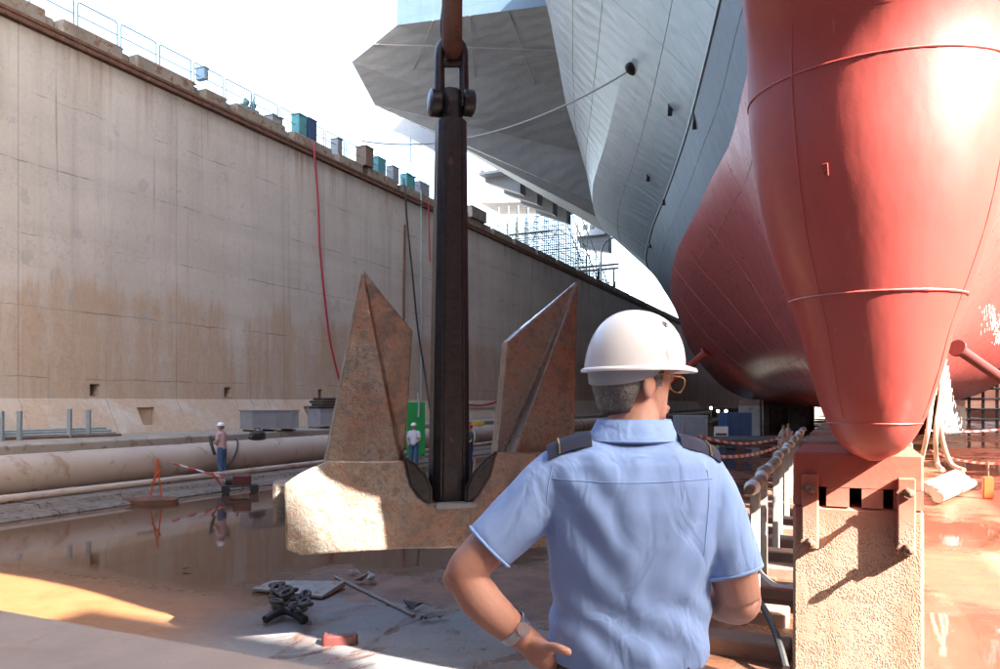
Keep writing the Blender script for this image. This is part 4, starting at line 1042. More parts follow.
# steel profiles lying on the ledge with uprights
r = thing('steel_profiles', 'grey steel profiles stacked on the ledge at far left', 'steel stock', tuple(at(60, 436, 25)))
for i, (py, off) in enumerate(((440, 0), (438.5, 0.2), (437, 0.45), (436, 0.7))):
    a = at(-30, py+2, 22+off); b_ = at(121-5*i, py-3.5, 25.6+off); a.z = 1.5+0.07*i; b_.z = 1.5+0.07*i
    MB().tube([a, b_], 0.045, 6).build('profile', 'galv' if i else 'rusty_steel', r)
for px, top_ in ((1, 411), (19, 411), (69, 409), (88, 410)):
    d = 22.2+px*0.03; a = at(px, 437, d); a.z = 1.45; b_ = at(px+1, top_, d)
    MB().box((a+b_)/2, (0.12, 0.10, b_.z-a.z), YAW).build('upright', 'galv', r)
adopt(r)
# green board
r = thing('green_board', 'tall plain green board standing by the wall behind the anchor', 'board', tuple(at(416, 470, 33)), YAW+R(30))
MB().cbox((0, 0, 1.17), (0.85, 0.06, 2.34), 0.01).build('panel', 'green_panel', r)
r.location.z = 0.25
MB().tube([(0.1, -0.05, 1.7), (0.12, -0.07, 2.3), (0.08, -0.07, 2.75)], 0.05, 8).build('strap', 'galv', r, smooth=True)
for s in (-.3, .3): MB().box((s, 0.25, 0.05), (0.06, 0.6, 0.1)).build('foot', 'dark_grey', r)
r = thing('yellow_clamp', 'yellow clamp sitting on top of the big pipe right of the shank', 'clamp', tuple(at(478, 425, 42)), YAW)
r.location = (-19.25, quay_at(0)*0+33.5, 1.27)
for s in (-0.35, 0.35): MB().box((s*0.3, s, 0.12), (0.5, 0.35, 0.24), 0.3).build('shoe', 'yellow_paint', r, bevel=0.04)
MB().tube([(0, -0.5, 0.2), (0, 0.5, 0.25)], 0.06, 8).build('bar', 'yellow_paint', r)
c = at(478, 425, 44); th = math.atan((478-500)/F)-YAW; r.location = (-19.25, -19.25/math.tan(th), 1.26)

# ------------------------------------------------------------------ small workers
def worker(name_label, loc, rz, shirt, pants, hat, arms, lean=0.0, scale=1.0):
    r = thing('person', name_label, 'person', loc, rz); r.scale = (scale,)*3
    Lb, sh_, pt = MB(), MB(), MB()
    def V(x, y, z): return (x, y+lean*(z-0.9), z)
    # body: head, neck, arms, hands as one surface
    Lb.ball(V(0, 0.02, 1.62), (0.078, 0.098, 0.118), 14, 10); Lb.ball(V(0, 0.115, 1.60), (0.018, 0.02, 0.024), 8, 6)
    for s in (-1, 1): Lb.ball(V(s*0.08, 0.01, 1.61), (0.014, 0.025, 0.033), 8, 6)
    Lb.tube([V(0, 0, 1.40), V(0, 0.01, 1.56)], [0.062, 0.056], 12)
    Lb.loft([[V(0.0+a*math.cos(t), b*math.sin(t), z) for t in np.linspace(0, 6.283, 17)[:-1]] for z, a, b in ((0.9, .15, .10), (1.1, .14, .095), (1.3, .17, .105), (1.42, .15, .08), (1.46, .06, .06))])
    for s, (el, wr) in zip((-1, 1), arms):
        so = V(s*0.185, 0, 1.39); Lb.tube([so, el, wr], [0.05, 0.042, 0.03], 10)
        d_ = (Vector(wr)-Vector(el)).normalized(); hp = Vector(wr)+d_*0.05
        Lb.ball(hp, (0.03, 0.04, 0.045), 8, 6)
        for q in range(4):
            o_ = Vector(((q-1.5)*0.02, 0, 0)); Lb.tube([hp+o_, hp+o_+d_*0.07, hp+o_+d_*0.09+Vector((0, 0, -0.03))], [0.012, 0.011, 0.009], 6)
        Lb.tube([hp, hp+Vector((-s*0.045, 0.02, 0.02)), hp+Vector((-s*0.05, 0.02, 0.0))+d_*0.05], [0.013, 0.012, 0.01], 6)
        sh_.tube([V(s*0.14, 0, 1.40), so, Vector(so).lerp(Vector(el), 0.75)], [0.075, 0.075, 0.068], 12)
        Lb.tube([V(s*0.095, 0, 0.9), V(s*0.1, 0.02, 0.5), V(s*0.1, -0.01, 0.1)], [0.07, 0.05, 0.04], 10)
        pt.tube([V(s*0.085, 0, 0.95), V(s*0.10, 0.0, 0.72), V(s*0.105, 0.03, 0.5), V(s*0.11, -0.01, 0.08)], [0.105, 0.095, 0.078, 0.07], 14)
        bt = MB().loft([[(s*0.11+wx*math.cos(t), yc+ly*math.sin(t)+lean*(z-0.9), z) for t in np.linspace(0, 6.283, 15)[:-1]] for z, wx, ly, yc in ((0.0, .045, .13, .05), (0.04, .05, .135, .05), (0.08, .048, .11, .03), (0.15, .05, .06, -0.01))])
        bt.build('boot', 'boot', r, smooth=True)
    sh_.loft([[V(a*math.cos(t), b*math.sin(t), z) for t in np.linspace(0, 6.283, 19)[:-1]] for z, a, b in ((0.90, .178, .125), (1.0, .172, .122), (1.15, .172, .122), (1.30, .195, .13), (1.40, .19, .11), (1.455, .10, .085), (1.475, .075, .07))])
    pt.loft([[V(a*math.cos(t), b*math.sin(t), z) for t in np.linspace(0, 6.283, 19)[:-1]] for z, a, b in ((0.78, .12, .11), (0.86, .172, .122), (0.97, .165, .115))])
    link('body', remesh(Lb, 0.011, 2), 'skin', r); link('shirt', remesh(sh_, 0.014, 2), shirt, r); link('trousers', remesh(pt, 0.014, 2), pants, r)
    hm = MB(); rings = []
    for i in range(9):
        t = math.pi/2*i/8.5; rings.append([V(0.118*math.cos(t)*math.cos(a), 0.02+0.142*math.cos(t)*math.sin(a), 1.665+0.115*math.sin(t)) for a in np.linspace(0, 6.283, 21)[:-1]])
    hm.loft(rings)
    hm.loft([[V(0.125*math.cos(a), 0.02+(0.15+(0.05 if math.sin(a) > 0.3 else 0))*math.sin(a), z) for a in np.linspace(0, 6.283, 21)[:-1]] for z in (1.655, 1.668)])
    hm.build('helmet', hat, r, smooth=True)
    hb = MB().loft([[V(0.083*math.cos(a), 0.012+0.098*math.sin(a)-0.01, z) for a in np.linspace(3.0, 6.4, 12)] for z in (1.56, 1.60, 1.66)], cap=False, closed=False)
    hb.build('hair', 'hair_grey', r, smooth=True)
    return r
c = at(222, 478, 24.3)
worker('worker in pink shirt, jeans and white helmet standing by the big pipe', (c.x, c.y, 0.22), YAW+R(78), 'pink_cloth', 'denim', 'helmet_white',
       (((-0.22, 0.05, 1.12), (-0.12, 0.28, 1.08)), ((0.23, 0.02, 1.12), (0.12, 0.27, 1.12))), 0.03, 0.98)
c = at(414, 470, 30)
worker('worker in white shirt and white helmet behind the anchor left of the shank', (c.x, c.y, 0.05), YAW+R(165), 'white_cloth', 'denim', 'helmet_white',
       (((-0.26, 0.02, 1.1), (-0.16, 0.2, 0.98)), ((0.26, 0.02, 1.1), (0.16, 0.2, 0.98))), 0, 0.98)
c = at(470, 470, 30)
worker('worker in dark jacket and red helmet behind the anchor right of the shank', (c.x, c.y, 0.0), YAW+R(110), 'green_cloth', 'navy_cloth', 'red_plastic',
       (((-0.26, 0.02, 1.1), (-0.16, 0.2, 0.98)), ((0.26, 0.02, 1.1), (0.16, 0.2, 0.98))), 0, 0.98)

# trolley, barrier, striped pole, bag near the pink worker
c = at(240, 493, CAMZ*F/91)
r = thing('pump_trolley', 'low dark pump trolley with red engine near the pink shirted worker', 'trolley', (c.x, c.y, 0.0), YAW+R(20))
MB().box((0, 0, 0.22), (1.0, 0.55, 0.06)).build('frame', 'dark_grey', r)
for x in (-0.38, 0.38):
    for y in (-0.25, 0.25): MB().tube([(x, y-0.05, 0.12), (x, y+0.05, 0.12)], 0.12, 14).build('wheel', 'black_rubber', r, smooth=True)
MB().cbox((0.05, 0, 0.40), (0.5, 0.4, 0.28), 0.05).build('engine', 'dark_red_paint', r); MB().tube([(-0.4, 0, 0.38), (-0.1, 0, 0.38)], 0.14, 12).build('pump', 'dark_grey', r, smooth=True)
MB().tube([(-0.5, -0.2, 0.25), (-0.75, -0.2, 0.6), (-0.75, 0.2, 0.6), (-0.5, 0.2, 0.25)], 0.02, 6).build('handle', 'red_paint', r)
c = at(150, 503, CAMZ*F/101)
r = thing('barrier_stand', 'leaning orange barrier stand on a rusty round base in the water', 'barrier', (c.x, c.y, 0.0), YAW)
MB().loft([[(0.72*k_*math.cos(a), 0.35*k_*math.sin(a), z) for a in np.linspace(0, 6.283, 25)[:-1]] for z, k_ in ((0.0, 1), (0.10, 1), (0.14, 0.92))]).build('base', 'rusty_steel', r)
for a_, b_ in (((0.0, 0, 0.1), (0.22, 0, 1.15)), ((0.28, 0.05, 0.1), (0.18, 0, 1.12)), ((0.05, 0, 0.5), (0.28, 0, 0.85))): MB().tube([a_, b_], 0.022, 6).build('strut', 'orange_plastic', r)
tag(MB().tube([at(172, 463, 22.0), at(253, 486, 22.0)], 0.03, 8).build('striped_pole', 'tape_red_white'), 'red and white striped pole slanting past the pink worker', 'pole')
r = thing('tool_bag', 'black tool bag lying on top of the big pipe beside the worker', 'bag', (-19.25, 21.2, 1.24), R(10))
MB().loft([[(0.2*k_*math.cos(a), 0.45*k_*math.sin(a), z) for a in np.linspace(0, 6.283, 17)[:-1]] for z, k_ in ((0, .9), (.1, 1.05), (.25, .95), (.33, .5))]).build('body', 'black_rubber', r, smooth=True)
MB().tube([(0, -0.2, 0.28), (0, -0.15, 0.42), (0, 0.15, 0.42), (0, 0.2, 0.28)], 0.02, 6).build('strap', 'black_rubber', r)
c0 = at(216, 440, 24)
hang('black_hose', 'black hose looped from the worker\'s hands down over the pipe', [at(214, 440, 23.9), at(210, 437, 23.9), at(212, 446, 23.8), at(215, 455, 23.8)], 0.05, 'black_rubber')
th_ = [(-19.25+0.6*math.cos(a), 20.2+0.5*(a-1.6), 0.72+0.6*math.sin(a)) for a in np.linspace(2.2, -0.6, 12)]
tag(MB().tube(th_, 0.03, 6).build('strap_hose', 'black_rubber', smooth=True), 'dark hose strapped round the big pipe left of the worker', 'hose')

# ------------------------------------------------------------------ litter on the floor
def fl(px, py): 
    d = CAMZ*F/(py-402); p = at(px, py, d); p.z = 0; return p
q = [fl(252, 592), fl(272, 584), fl(345, 588), fl(322, 600)]
mb_ = MB().add([(p.x, p.y, 0.02) for p in q]+[(p.x, p.y, 0.05+0.05*(i == 2)) for i, p in enumerate(q)], [(0, 1, 2, 3), (7, 6, 5, 4), (0, 4, 5, 1), (1, 5, 6, 2), (2, 6, 7, 3), (3, 7, 4, 0)])
tag(mb_.build('steel_sheet', 'sheet_grey'), 'flat grey sheet lying on the floor below the anchor', 'sheet')
r = thing('chain_heap', 'small heap of muddy black chain and rope beside the grey sheet', 'chain', tuple(fl(290, 620)))
for i in range(26):
    c = fl(rnd.uniform(272, 308), rnd.uniform(600, 622))-Vector(r.location); hgt = 0.05+rnd.random()*0.16
    a0 = rnd.uniform(0, 6.28); tl = rnd.uniform(-0.6, 0.6)
    pts = [(c.x+0.085*math.cos(a)*math.cos(a0)-0.05*math.sin(a)*math.sin(a0), c.y+0.085*math.cos(a)*math.sin(a0)+0.05*math.sin(a)*math.cos(a0), hgt+0.06*math.cos(a+tl)*tl) for a in np.linspace(0, 6.283, 13)[:-1]]
    MB().tube(pts, 0.026, 6, closed=True).build('link', 'dark_grey', r, smooth=True)
MB().tube(catmull([fl(265, 624)-Vector(r.location)+Vector((0, 0, .05)), fl(285, 619)-Vector(r.location)+Vector((0, 0, .1)), fl(305, 624)-Vector(r.location)+Vector((0, 0, .05))], 5), 0.05, 8).build('rope_end', 'black_rubber', r, smooth=True)
c = fl(340, 644)
r = thing('red_billet', 'short dark red steel billet lying on the grey slurry', 'billet', tuple(c), YAW+R(8))
MB().cbox((0, 0, 0.05), (0.38, 0.12, 0.10), 0.015).build('bar', 'dark_red_paint', r)
for s in (-0.15, 0.15): MB().box((s, 0, 0.055), (0.03, 0.14, 0.11)).build('collar', 'dark_red_paint', r)
for i, (px, py, s_, lab) in enumerate([(349, 575, .1, 'small pale scrap on the floor nearest the anchor crown'), (367, 582, .14, 'crumpled blue grey scrap right of the grey sheet'), (420, 610, .13, 'small dark scrap on the slurry edge below the anchor'), (428, 622, .09, 'tiny dark scrap left of a pair below the anchor'), (441, 621, .1, 'tiny dark scrap beside the man\'s elbow'), (186, 571, .06, 'tiny dark speck of debris left in the puddle')]):
    c = fl(px, py); mb_ = MB()
    for k_ in range(3):
        v0 = Vector((rnd.uniform(-s_, s_), rnd.uniform(-s_, s_), 0.01)); mb_.add([v0+Vector((rnd.uniform(-s_, s_), rnd.uniform(-s_, s_), rnd.uniform(0, s_))) for _ in range(4)], [(0, 1, 2), (0, 2, 3), (0, 3, 1), (1, 3, 2)])
    o = mb_.build('scrap', 'sheet_grey' if i in (0, 1) else 'dark_grey'); o.location = c; tag(o, lab, 'scrap', 'scraps on the floor')
a, b_ = fl(335, 578), fl(414, 617)
tag(MB().tube([a+Vector((0, 0, .02)), b_+Vector((0, 0, .02))], 0.02, 6).build('steel_rod', 'sheet_grey'), 'long thin pale rod lying on the wet floor below the anchor', 'rod')

# ------------------------------------------------------------------ clutter in the dark under the hull
def prop(label, a, b_, rad, mat='dark_red_paint'):
    r = thing('shore_prop', label, 'prop', tuple(b_))
    MB().tube([a, b_], rad, 12).build('strut', mat, r, smooth=True)
    v = (Vector(a)-Vector(b_)).normalized()
    MB().tube([Vector(a)-v*0.1, Vector(a)+v*0.05], rad*1.6, 12).build('head_pad', mat, r, smooth=True)
    adopt(r)
prop('red slanting shore prop against the hull beside the man\'s glasses', at(706, 352, 62), at(640, 408, 66), 0.3, 'red_paint')
prop('dark red shore prop slanting down at the right edge', at(957, 348, 34), at(1040, 405, 38), 0.24)
r = thing('sign_board', 'white sign board with black panel standing under the hull', 'sign', tuple(fl(721, 452)), YAW); r.location = at(721, 448, 34); r.location.z = 0
MB().cbox((0, 0, 1.15), (0.62, 0.05, 0.72), 0.01).build('panel', 'white_paint', r)
MB().box((0, -0.03, 1.16), (0.5, 0.012, 0.1)).build('print', 'dark_grey', r)
for s in (-.22, .22): MB().box((s, 0.04, 0.5), (0.05, 0.05, 1.0)).build('leg', 'dark_grey', r)
r = thing('orange_sack', 'bright orange waste sack on the floor left of the white sign', 'sack', tuple(at(700, 448, 33)), YAW); r.location.z = 0.55
MB().loft([[(k_*math.cos(a)*(1+.1*math.sin(5*a)), 0.4*k_*math.sin(a), z) for a in np.linspace(0, 6.283, 19)[:-1]] for z, k_ in ((0, .5), (.15, .62), (.4, .55), (.55, .3), (.6, .1))]).build('bag', 'orange_plastic', r, smooth=True)
MB().box((0, 0, -0.28), (1.3, 0.9, 0.54)).build('pallet', 'brown_wood', r, bevel=0.02)
r = thing('wet_floor_sign', 'yellow folding sign between the orange sack and white board', 'sign', tuple(at(710.5, 447, 32)), YAW); r.location.z = 0.5
for s in (-1, 1): MB().box((s*0.1, 0, 0.32), (0.03, 0.16, 0.66), 0, 0, s*0.28).build('leaf', 'yellow_paint', r)
MB().box((0, 0, -0.25), (0.5, 0.4, 0.5)).build('stand', 'dark_grey', r)
for k_, (px, py) in enumerate(((711, 408), (718, 411), (726, 411))):
    c = at(px, py, 60); r = thing('work_lamp', ['leftmost', 'middle', 'rightmost'][k_]+' of three small lit work lamps far under the hull', 'lamp', tuple(c), 0, 'work lamps under the hull')
    MB().ball((0, 0, 0), 0.11, 10, 8).build('bulb', 'lamp', r, smooth=True); MB().tube([(0, 0.0, -0.1), (0, 0, -c.z)], 0.03, 6).build('pole', 'dark_grey', r)
for k_, (px, d, hgt, mat, lab) in enumerate(((690, 40, 2.0, 'grey_paint', 'grey container far under the hull behind the orange sack'), (735, 44, 2.1, 'blue_paint', 'dark blue container under the hull right of the sign'), (665, 46, 1.4, 'grey_paint', 'low grey skip under the hull beside the man\'s face'))):
    c = at(px, 440, d); r = thing('site_container', lab, 'container', (c.x, c.y, 0), YAW)
    MB().cbox((0, 0, hgt/2), (1.5, 1.4, hgt*0.9), 0.03).build('body', mat, r)
    for s in (-.5, 0, .5): MB().box((s, -0.72, hgt/2), (0.06, 0.04, hgt*0.8)).build('rib', mat, r)
# gas cylinders seen in a shaft of light at the edge of the keel blocks
for k_, (px, d) in enumerate(((783, 26), (788, 27.5))):
    c = at(px, 440, d); c.z = 0
    r = thing('gas_cylinder', ('left', 'right')[k_]+' of two pale gas cylinders beside the keel blocks', 'cylinder', tuple(c), 0, 'gas cylinders by the keel blocks')
    MB().tube([(0, 0, 0), (0, 0, 1.45), (0, 0, 1.6), (0, 0, 1.68)], [0.16, 0.16, 0.1, 0.04], 14).build('bottle', 'cream_hose', r, smooth=True); MB().box((0, 0, 1.75), (0.08, 0.08, 0.12)).build('valve', 'gold', r)
# long dark pipe on trestles across the dock floor
r = thing('cross_pipe', 'dark pipe on low trestles running across the floor under the hull', 'pipe', (-6, 30, 0))
MB().tube([at(640, 441, 33), at(785, 440, 31)], 0.18, 12).build('pipe_length', 'dark_grey', r, smooth=True)
for px in (660, 700, 740, 775): c = at(px, 441, 32.5); MB().box((c.x, c.y, c.z/2-0.1), (0.3, 0.15, c.z-0.2)).build('trestle', 'rusty_steel', r)
adopt(r)
# hazard tapes
def tape(label, p0, p1, sag):
    pts = [Vector(p0).lerp(Vector(p1), i/16)-Vector((0, 0, 4*sag*(i/16)*(1-i/16))) for i in range(17)]
    mb_ = MB().loft([[p+Vector((0, 0, 0.032)), p-Vector((0, 0, 0.032))] for p in pts], cap=False, closed=False)
    o = mb_.build('hazard_tape', 'tape_red_white', fix=False); tag(o, label, 'tape', 'red and white hazard tapes')
    sm = o.modifiers.new('thick', 'SOLIDIFY'); sm.thickness = 0.004
tape('upper red and white hazard tape behind the man\'s right shoulder', at(700, 436, 18), at(793, 432, 22), 0.25)
tape('lower red and white hazard tape above the cable line', at(712, 456, 14), at(790, 440, 20), 0.15)
tape('red and white tape sagging to the floor beside the man\'s sleeve', at(745, 545, 9.5), at(795, 585, 8.5), 0.2)
tape('hazard tape strung across the dark on the right', at(925, 430, 30), at(1010, 428, 30), 0.1)
tape('low hazard tape by the pale pipes on the right', at(930, 450, 26), at(1005, 463, 20), 0.15)
# right hand side: rack of pipes, hoses, pump discharge
for k_, (x0, x1, py0, py1, dd) in enumerate(((924, 957, 474, 462, 24), (930, 962, 477, 466, 23), (935, 966, 481, 470, 22), (938, 972, 486, 474, 21))):
    o = MB().tube([at(x0, py0, dd-2), at(x1, py1, dd+2)], 0.14, 14).build('pale_pipe', 'cream_hose', smooth=True)
    tag(o, ['farthest', 'second farthest', 'second nearest', 'nearest'][k_]+' of four pale pipes lying right of the front keel block', 'pipe', 'pale pipes by the front keel block')
    z = min((o.matrix_world @ v.co).z for v in o.data.vertices); o.location.z -= z-0.01-0.0
for k_, (px, lab) in enumerate(((925, 'left pale hose hanging beside the bulb\'s right side'), (933, 'middle pale hose hanging beside the bulb\'s right side'), (938, 'right pale hose curving down to the floor beside the bulb'))):
    hang('pale_hose', lab, [at(945-3*k_, 360, 19), at(px+8, 395, 18.5), at(px+3, 430, 18), at(px+8*k_-4, 462, 18.5), at(px-6+16*k_, 470, 18)], 0.055, 'cream_hose')
# water falling from two hull discharges
def cascade(px0, py0, px1, py1, d, w0, w1, label, seed, n=260):
    rr = random.Random(seed); mb_ = MB()
    for i in range(n):
        t = rr.random()**0.9; c = at(lerp(px0, px1, t), lerp(py0, py1, t), d); w = lerp(w0, w1, t)
        c = c + RGT*rr.gauss(0, w) + FWD*rr.gauss(0, w)
        mb_.ball(c, (rr.uniform(.005, .010), rr.uniform(.005, .010), rr.uniform(.02, .11)), 5, 4)
    o = tag(mb_.build('water_cascade', 'water_spray', smooth=True), label, 'water'); o['kind'] = 'stuff'; return o
cascade(943, 362, 950, 432, 24, 0.04, 0.13, 'white water cascading from the hull right of the bulb', 4, 900)
cascade(988, 306, 1003, 345, 24, 0.1, 0.2, 'white water jet at the right edge of the picture', 5, 130)
# dark staging beyond on the right
r = thing('timber_staging', 'dark timber staging against the far side on the right', 'staging', tuple(at(985, 440, 75)))
for i in range(5):
    c = at(955+i*14, 440, 75); MB().box((c.x, c.y, 3.6), (0.25, 0.25, 7.2)).build('post', 'dark_grey', r)
for z in (0.9, 1.9, 2.9, 3.9, 4.9, 5.9, 6.9):
    a, b_ = at(948, 402, 74.7), at(1020, 402, 74.7); a.z = b_.z = z
    mb_ = MB().tube([a, b_], 0.12, 6); mb_.build('plank', 'dark_grey', r)
adopt(r)
a = at(960, 455, 28); r = thing('stanchion', 'small orange stanchion standing on the lit floor at right', 'stanchion', tuple(at(988, 482, 20.5))); r.location.z = 0
MB().box((0, 0, 0.3), (0.25, 0.2, 0.6)).build('body', 'orange_plastic', r, bevel=0.03); MB().tube([(0, 0, 0.6), (0, 0, 1.0)], 0.03, 8).build('post', 'rusty_steel', r)

# ------------------------------------------------------------------ the officer in the foreground
PD = 1.8; SZ = 0.975
mo = at(640, 402, PD)
man = thing('person', 'man in light blue short sleeved shirt and white helmet seen from behind, hand on hip', 'person', (mo.x, mo.y, SZ), YAW)
def L(px, py, y=0.0):
    d = PD+y
    return Vector(((px-500)*d/F - 140*PD/F, y, CAMZ-SZ+(402-py)*d/F))
def ell(c, rx, ry, n=40, p=2.2):
    out = []
    for i in range(n):
        a = 2*math.pi*i/n; cs, sn = math.cos(a), math.sin(a)
        out.append((c[0]+math.copysign(abs(cs)**(2/p), cs)*rx, c[1]+math.copysign(abs(sn)**(2/p), sn)*ry, c[2]))
    return out
# head frame: turned right
HY = R(-66); Hc = L(632, 381, 0.05)
HM = Matrix.Translation(Hc) @ Matrix.Rotation(HY, 4, 'Z') @ Matrix.Rotation(R(-4), 4, 'X')
def H(x, y, z): return HM @ Vector((x, y, z))    # y = where he looks, x = his right
body = MB()
hs_ = [(-.118, .070, .022, .030), (-.105, .088, -.005, .044), (-.08, .094, -.035, .056), (-.05, .094, -.062, .064), (-.02, .096, -.082, .070), (.01, .097, -.093, .075), (.04, .099, -.097, .077), (.07, .093, -.095, .074), (.095, .072, -.077, .060), (.112, .032, -.04, .032)]
body.loft([[H(hw*math.cos(a), (f+b)/2+(f-b)/2*math.sin(a), z) for a in np.linspace(0, 2*math.pi, 29)[:-1]] for z, f, b, hw in hs_])
body.loft([[H(x*k, y, z) for x in (-1, 1) for _ in (0,)] + [H(0, y+0.012*k*60*0.02, z)] for k, y, z in ((.006, .095, .03), (.010, .104, .005), (.015, .117, -.018), (.012, .098, -.032))])
body.ball(H(0, .092, -.058), (.022, .012, .008), 10, 6); body.ball(H(0, .091, -.07), (.019, .012, .008), 10, 6)
body.ball(H(0, .093, .035), (.045, .012, .010), 12, 6); body.ball(H(0, .082, -.102), (.02, .016, .016), 10, 6)
for s in (-1, 1):
    rot = (HM.to_3x3() @ Matrix.Rotation(R(s*18), 3, 'Z'))
    body.ball(H(s*.080, -.008, -.012), (.010, .020, .034), 12, 8, rot); body.ball(H(s*.074, .002, -.012), (.012, .016, .024), 10, 8, rot)
    body.ball(H(s*.032, .084, .012), (.014, .012, .010), 10, 6)
body.tube([L(633, 452, .02), L(633, 425, .03), L(633, 400, .04), L(634, 380, .05)], [.070, .062, .058, .056], 20)
# torso under the shirt, hips and legs
SR = [(436, 603, 662, .060, .02), (444, 574, 690, .082, .015), (452, 551, 712, .098, .01), (462, 540, 722, .110, .005), (480, 536, 724, .120, 0), (505, 541, 721, .127, 0), (540, 547, 715, .126, 0), (575, 551, 710, .121, .005), (600, 552, 708, .119, .01), (622, 550, 708, .122, .01), (642, 546, 707, .126, .01), (654, 548, 705, .124, .01), (660, 556, 702, .118, .01)]
def sring(py, x0, x1, ry, yc, g=0.0, n=44):
    a, b = L(x0, py, yc), L(x1, py, yc); c = (a+b)/2
    return ell((c.x, yc, c.z), (b.x-a.x)/2+g, ry+g, n, 2.35)
body.loft([sring(*r_, g=-0.014) for r_ in SR[::-1]])
hip = L(630, 668, 0.01)
for s in (-1, 1):
    body.tube([(hip.x+s*.09, .01, hip.z), (hip.x+s*.10, .02, .52), (hip.x+s*.10, .0, .08)], [.085, .055, .045], 14)
# arms
def limb(mb_, pts, rs, k=5, n=18):
    P_ = catmull(pts, k); R_ = [lerp(rs[int(i/k)], rs[min(int(i/k)+1, len(rs)-1)], (i % k)/k) for i in range(len(P_))]
    mb_.tube(P_, R_, n)
ls, le, lw = L(552, 474, .0), L(462, 577, -.03), L(521, 634, -.01)
limb(body, [L(566, 480, 0), L(512, 524, -.015), L(471, 564, -.03), L(461, 579, -.03)], [.050, .053, .047, .040])
limb(body, [L(464, 574, -.03), L(478, 596, -.03), L(497, 616, -.025), L(521, 635, -.015), L(533, 644, -.01)], [.044, .049, .044, .033, .030])
body.ball(L(455, 579, -.025), (.030, .034, .030), 12, 8)
# left hand on the hip: palm, thumb lying back along the belt, four fingers wrapped forward
limb(body, [L(526, 639, -.012), L(539, 651, -.02), L(551, 661, -.015)], [.030, .036, .030])
body.ball(L(547, 659, .0), (.034, .03, .028), 12, 8)
def finger(mb_, pts, r0):
    P_ = catmull(pts, 4); mb_.tube(P_, [lerp(r0, r0*0.78, i/(len(P_)-1)) for i in range(len(P_))], 10); mb_.ball(P_[-1], r0*0.78, 10, 6)
limb(body, [L(531, 643, -.02), L(541, 648, -.05), L(549, 650, -.08)], [.024, .021, .016]); finger(body, [L(541, 648, -.05), L(551, 647, -.088), L(560, 649, -.116), L(568, 652, -.124)], .0130)
for k_, (dy, dz) in enumerate(((0.0, 0.0), (.004, -.021), (.002, -.041), (-.003, -.059))):
    b_ = L(551, 655, -.01)+Vector((0, 0, dz)); ln = (1.0, 1.08, 1.0, .82)[k_]
    finger(body, [b_, b_+Vector((.004, .035*ln, -.004)), b_+Vector((.016, .068*ln, -.008)), b_+Vector((.040, .096*ln, -.010))], (.0100, .0105, .0100, .0088)[k_])
# right arm: elbow out to the side, forearm going forward
limb(body, [L(698, 486, 0), L(716, 526, -.01), L(732, 570, -.02), L(739, 598, -.015)], [.050, .056, .056, .050])
limb(body, [L(738, 594, -.02), L(736, 601, .02), L(722, 600, .10), L(700, 596, .19), L(684, 592, .235)], [.050, .056, .052, .036, .031])
body.ball(L(742, 606, -.022), (.036, .036, .034), 12, 8)
rw = L(684, 592, .235); fd = (L(650, 588, .30)-rw).normalized()
body.tube([rw, rw+fd*.045, rw+fd*.085], [.032, .040, .036], 14)
up = Vector((0, 0, 1))
for k_ in range(4):
    b_ = rw+fd*.085+up*(.028-.019*k_); sd = fd.cross(up)
    finger(body, [b_, b_+fd*.035, b_+fd*.05-sd*.03, b_+fd*.03-sd*.045], .0095-.0006*k_)
tb = rw+fd*.04+up*.03; finger(body, [tb, tb+fd*.03+up*.022, tb+fd*.06+up*.018], .0115)
link('body', remesh(body, 0.0045, 3), 'skin', man)

# shirt: body and short sleeves in one cloth surface with soft folds
shirt = MB()
shirt.loft([sring(*r_) for r_ in SR[::-1]])
limb(shirt, [L(585, 468, .0), L(560, 476, -.005), L(520, 516, -.015), L(489, 547, -.022)], [.062, .070, .068, .066])
limb(shirt, [L(680, 472, .0), L(701, 484, .0), L(718, 524, -.008), L(732, 572, -.018)], [.062, .070, .072, .073])
me = remesh(shirt, 0.006, 5)
def fold(c):
    d = 0.0; x, z = c.x, c.z
    d += 0.0030*noise.noise(Vector((x*9+z*5, c.y*6, z*4-x*3)))
    d += 0.0022*noise.noise(Vector((x*22-z*16, c.y*12, z*9+x*6)))
    zz = z-(CAMZ-SZ)
    # tension folds from the shoulder blades down to the hand on the hip, and blousing above the belt
    w = math.exp(-((zz+0.52)/0.10)**2); d += w*0.007*math.sin(46*x+60*(zz+0.5)+3*noise.noise(Vector((x*6, 0, z*6))))*0.55
    w2 = math.exp(-((x+0.13)/0.06)**2)*math.exp(-((zz+0.28)/0.16)**2); d += w2*0.007*math.sin(70*(x*0.8+zz*0.6))
    w3 = math.exp(-((x-0.14)/0.05)**2)*math.exp(-((zz+0.33)/0.16)**2); d += w3*0.007*math.sin(70*(x*0.9-zz*0.5))
    # a long soft pleat down the back
    d += 0.0035*math.exp(-((x-0.02-0.06*math.sin(zz*5))/0.022)**2)*(1 if zz < -0.12 else 0)
    return d
for v, nn in zip(me.vertices, [v.normal.copy() for v in me.vertices]):
    v.co = v.co + nn*fold(v.co)
shirt_o = link('shirt', me, 'blue_shirt', man, smooth=True, angle=80)
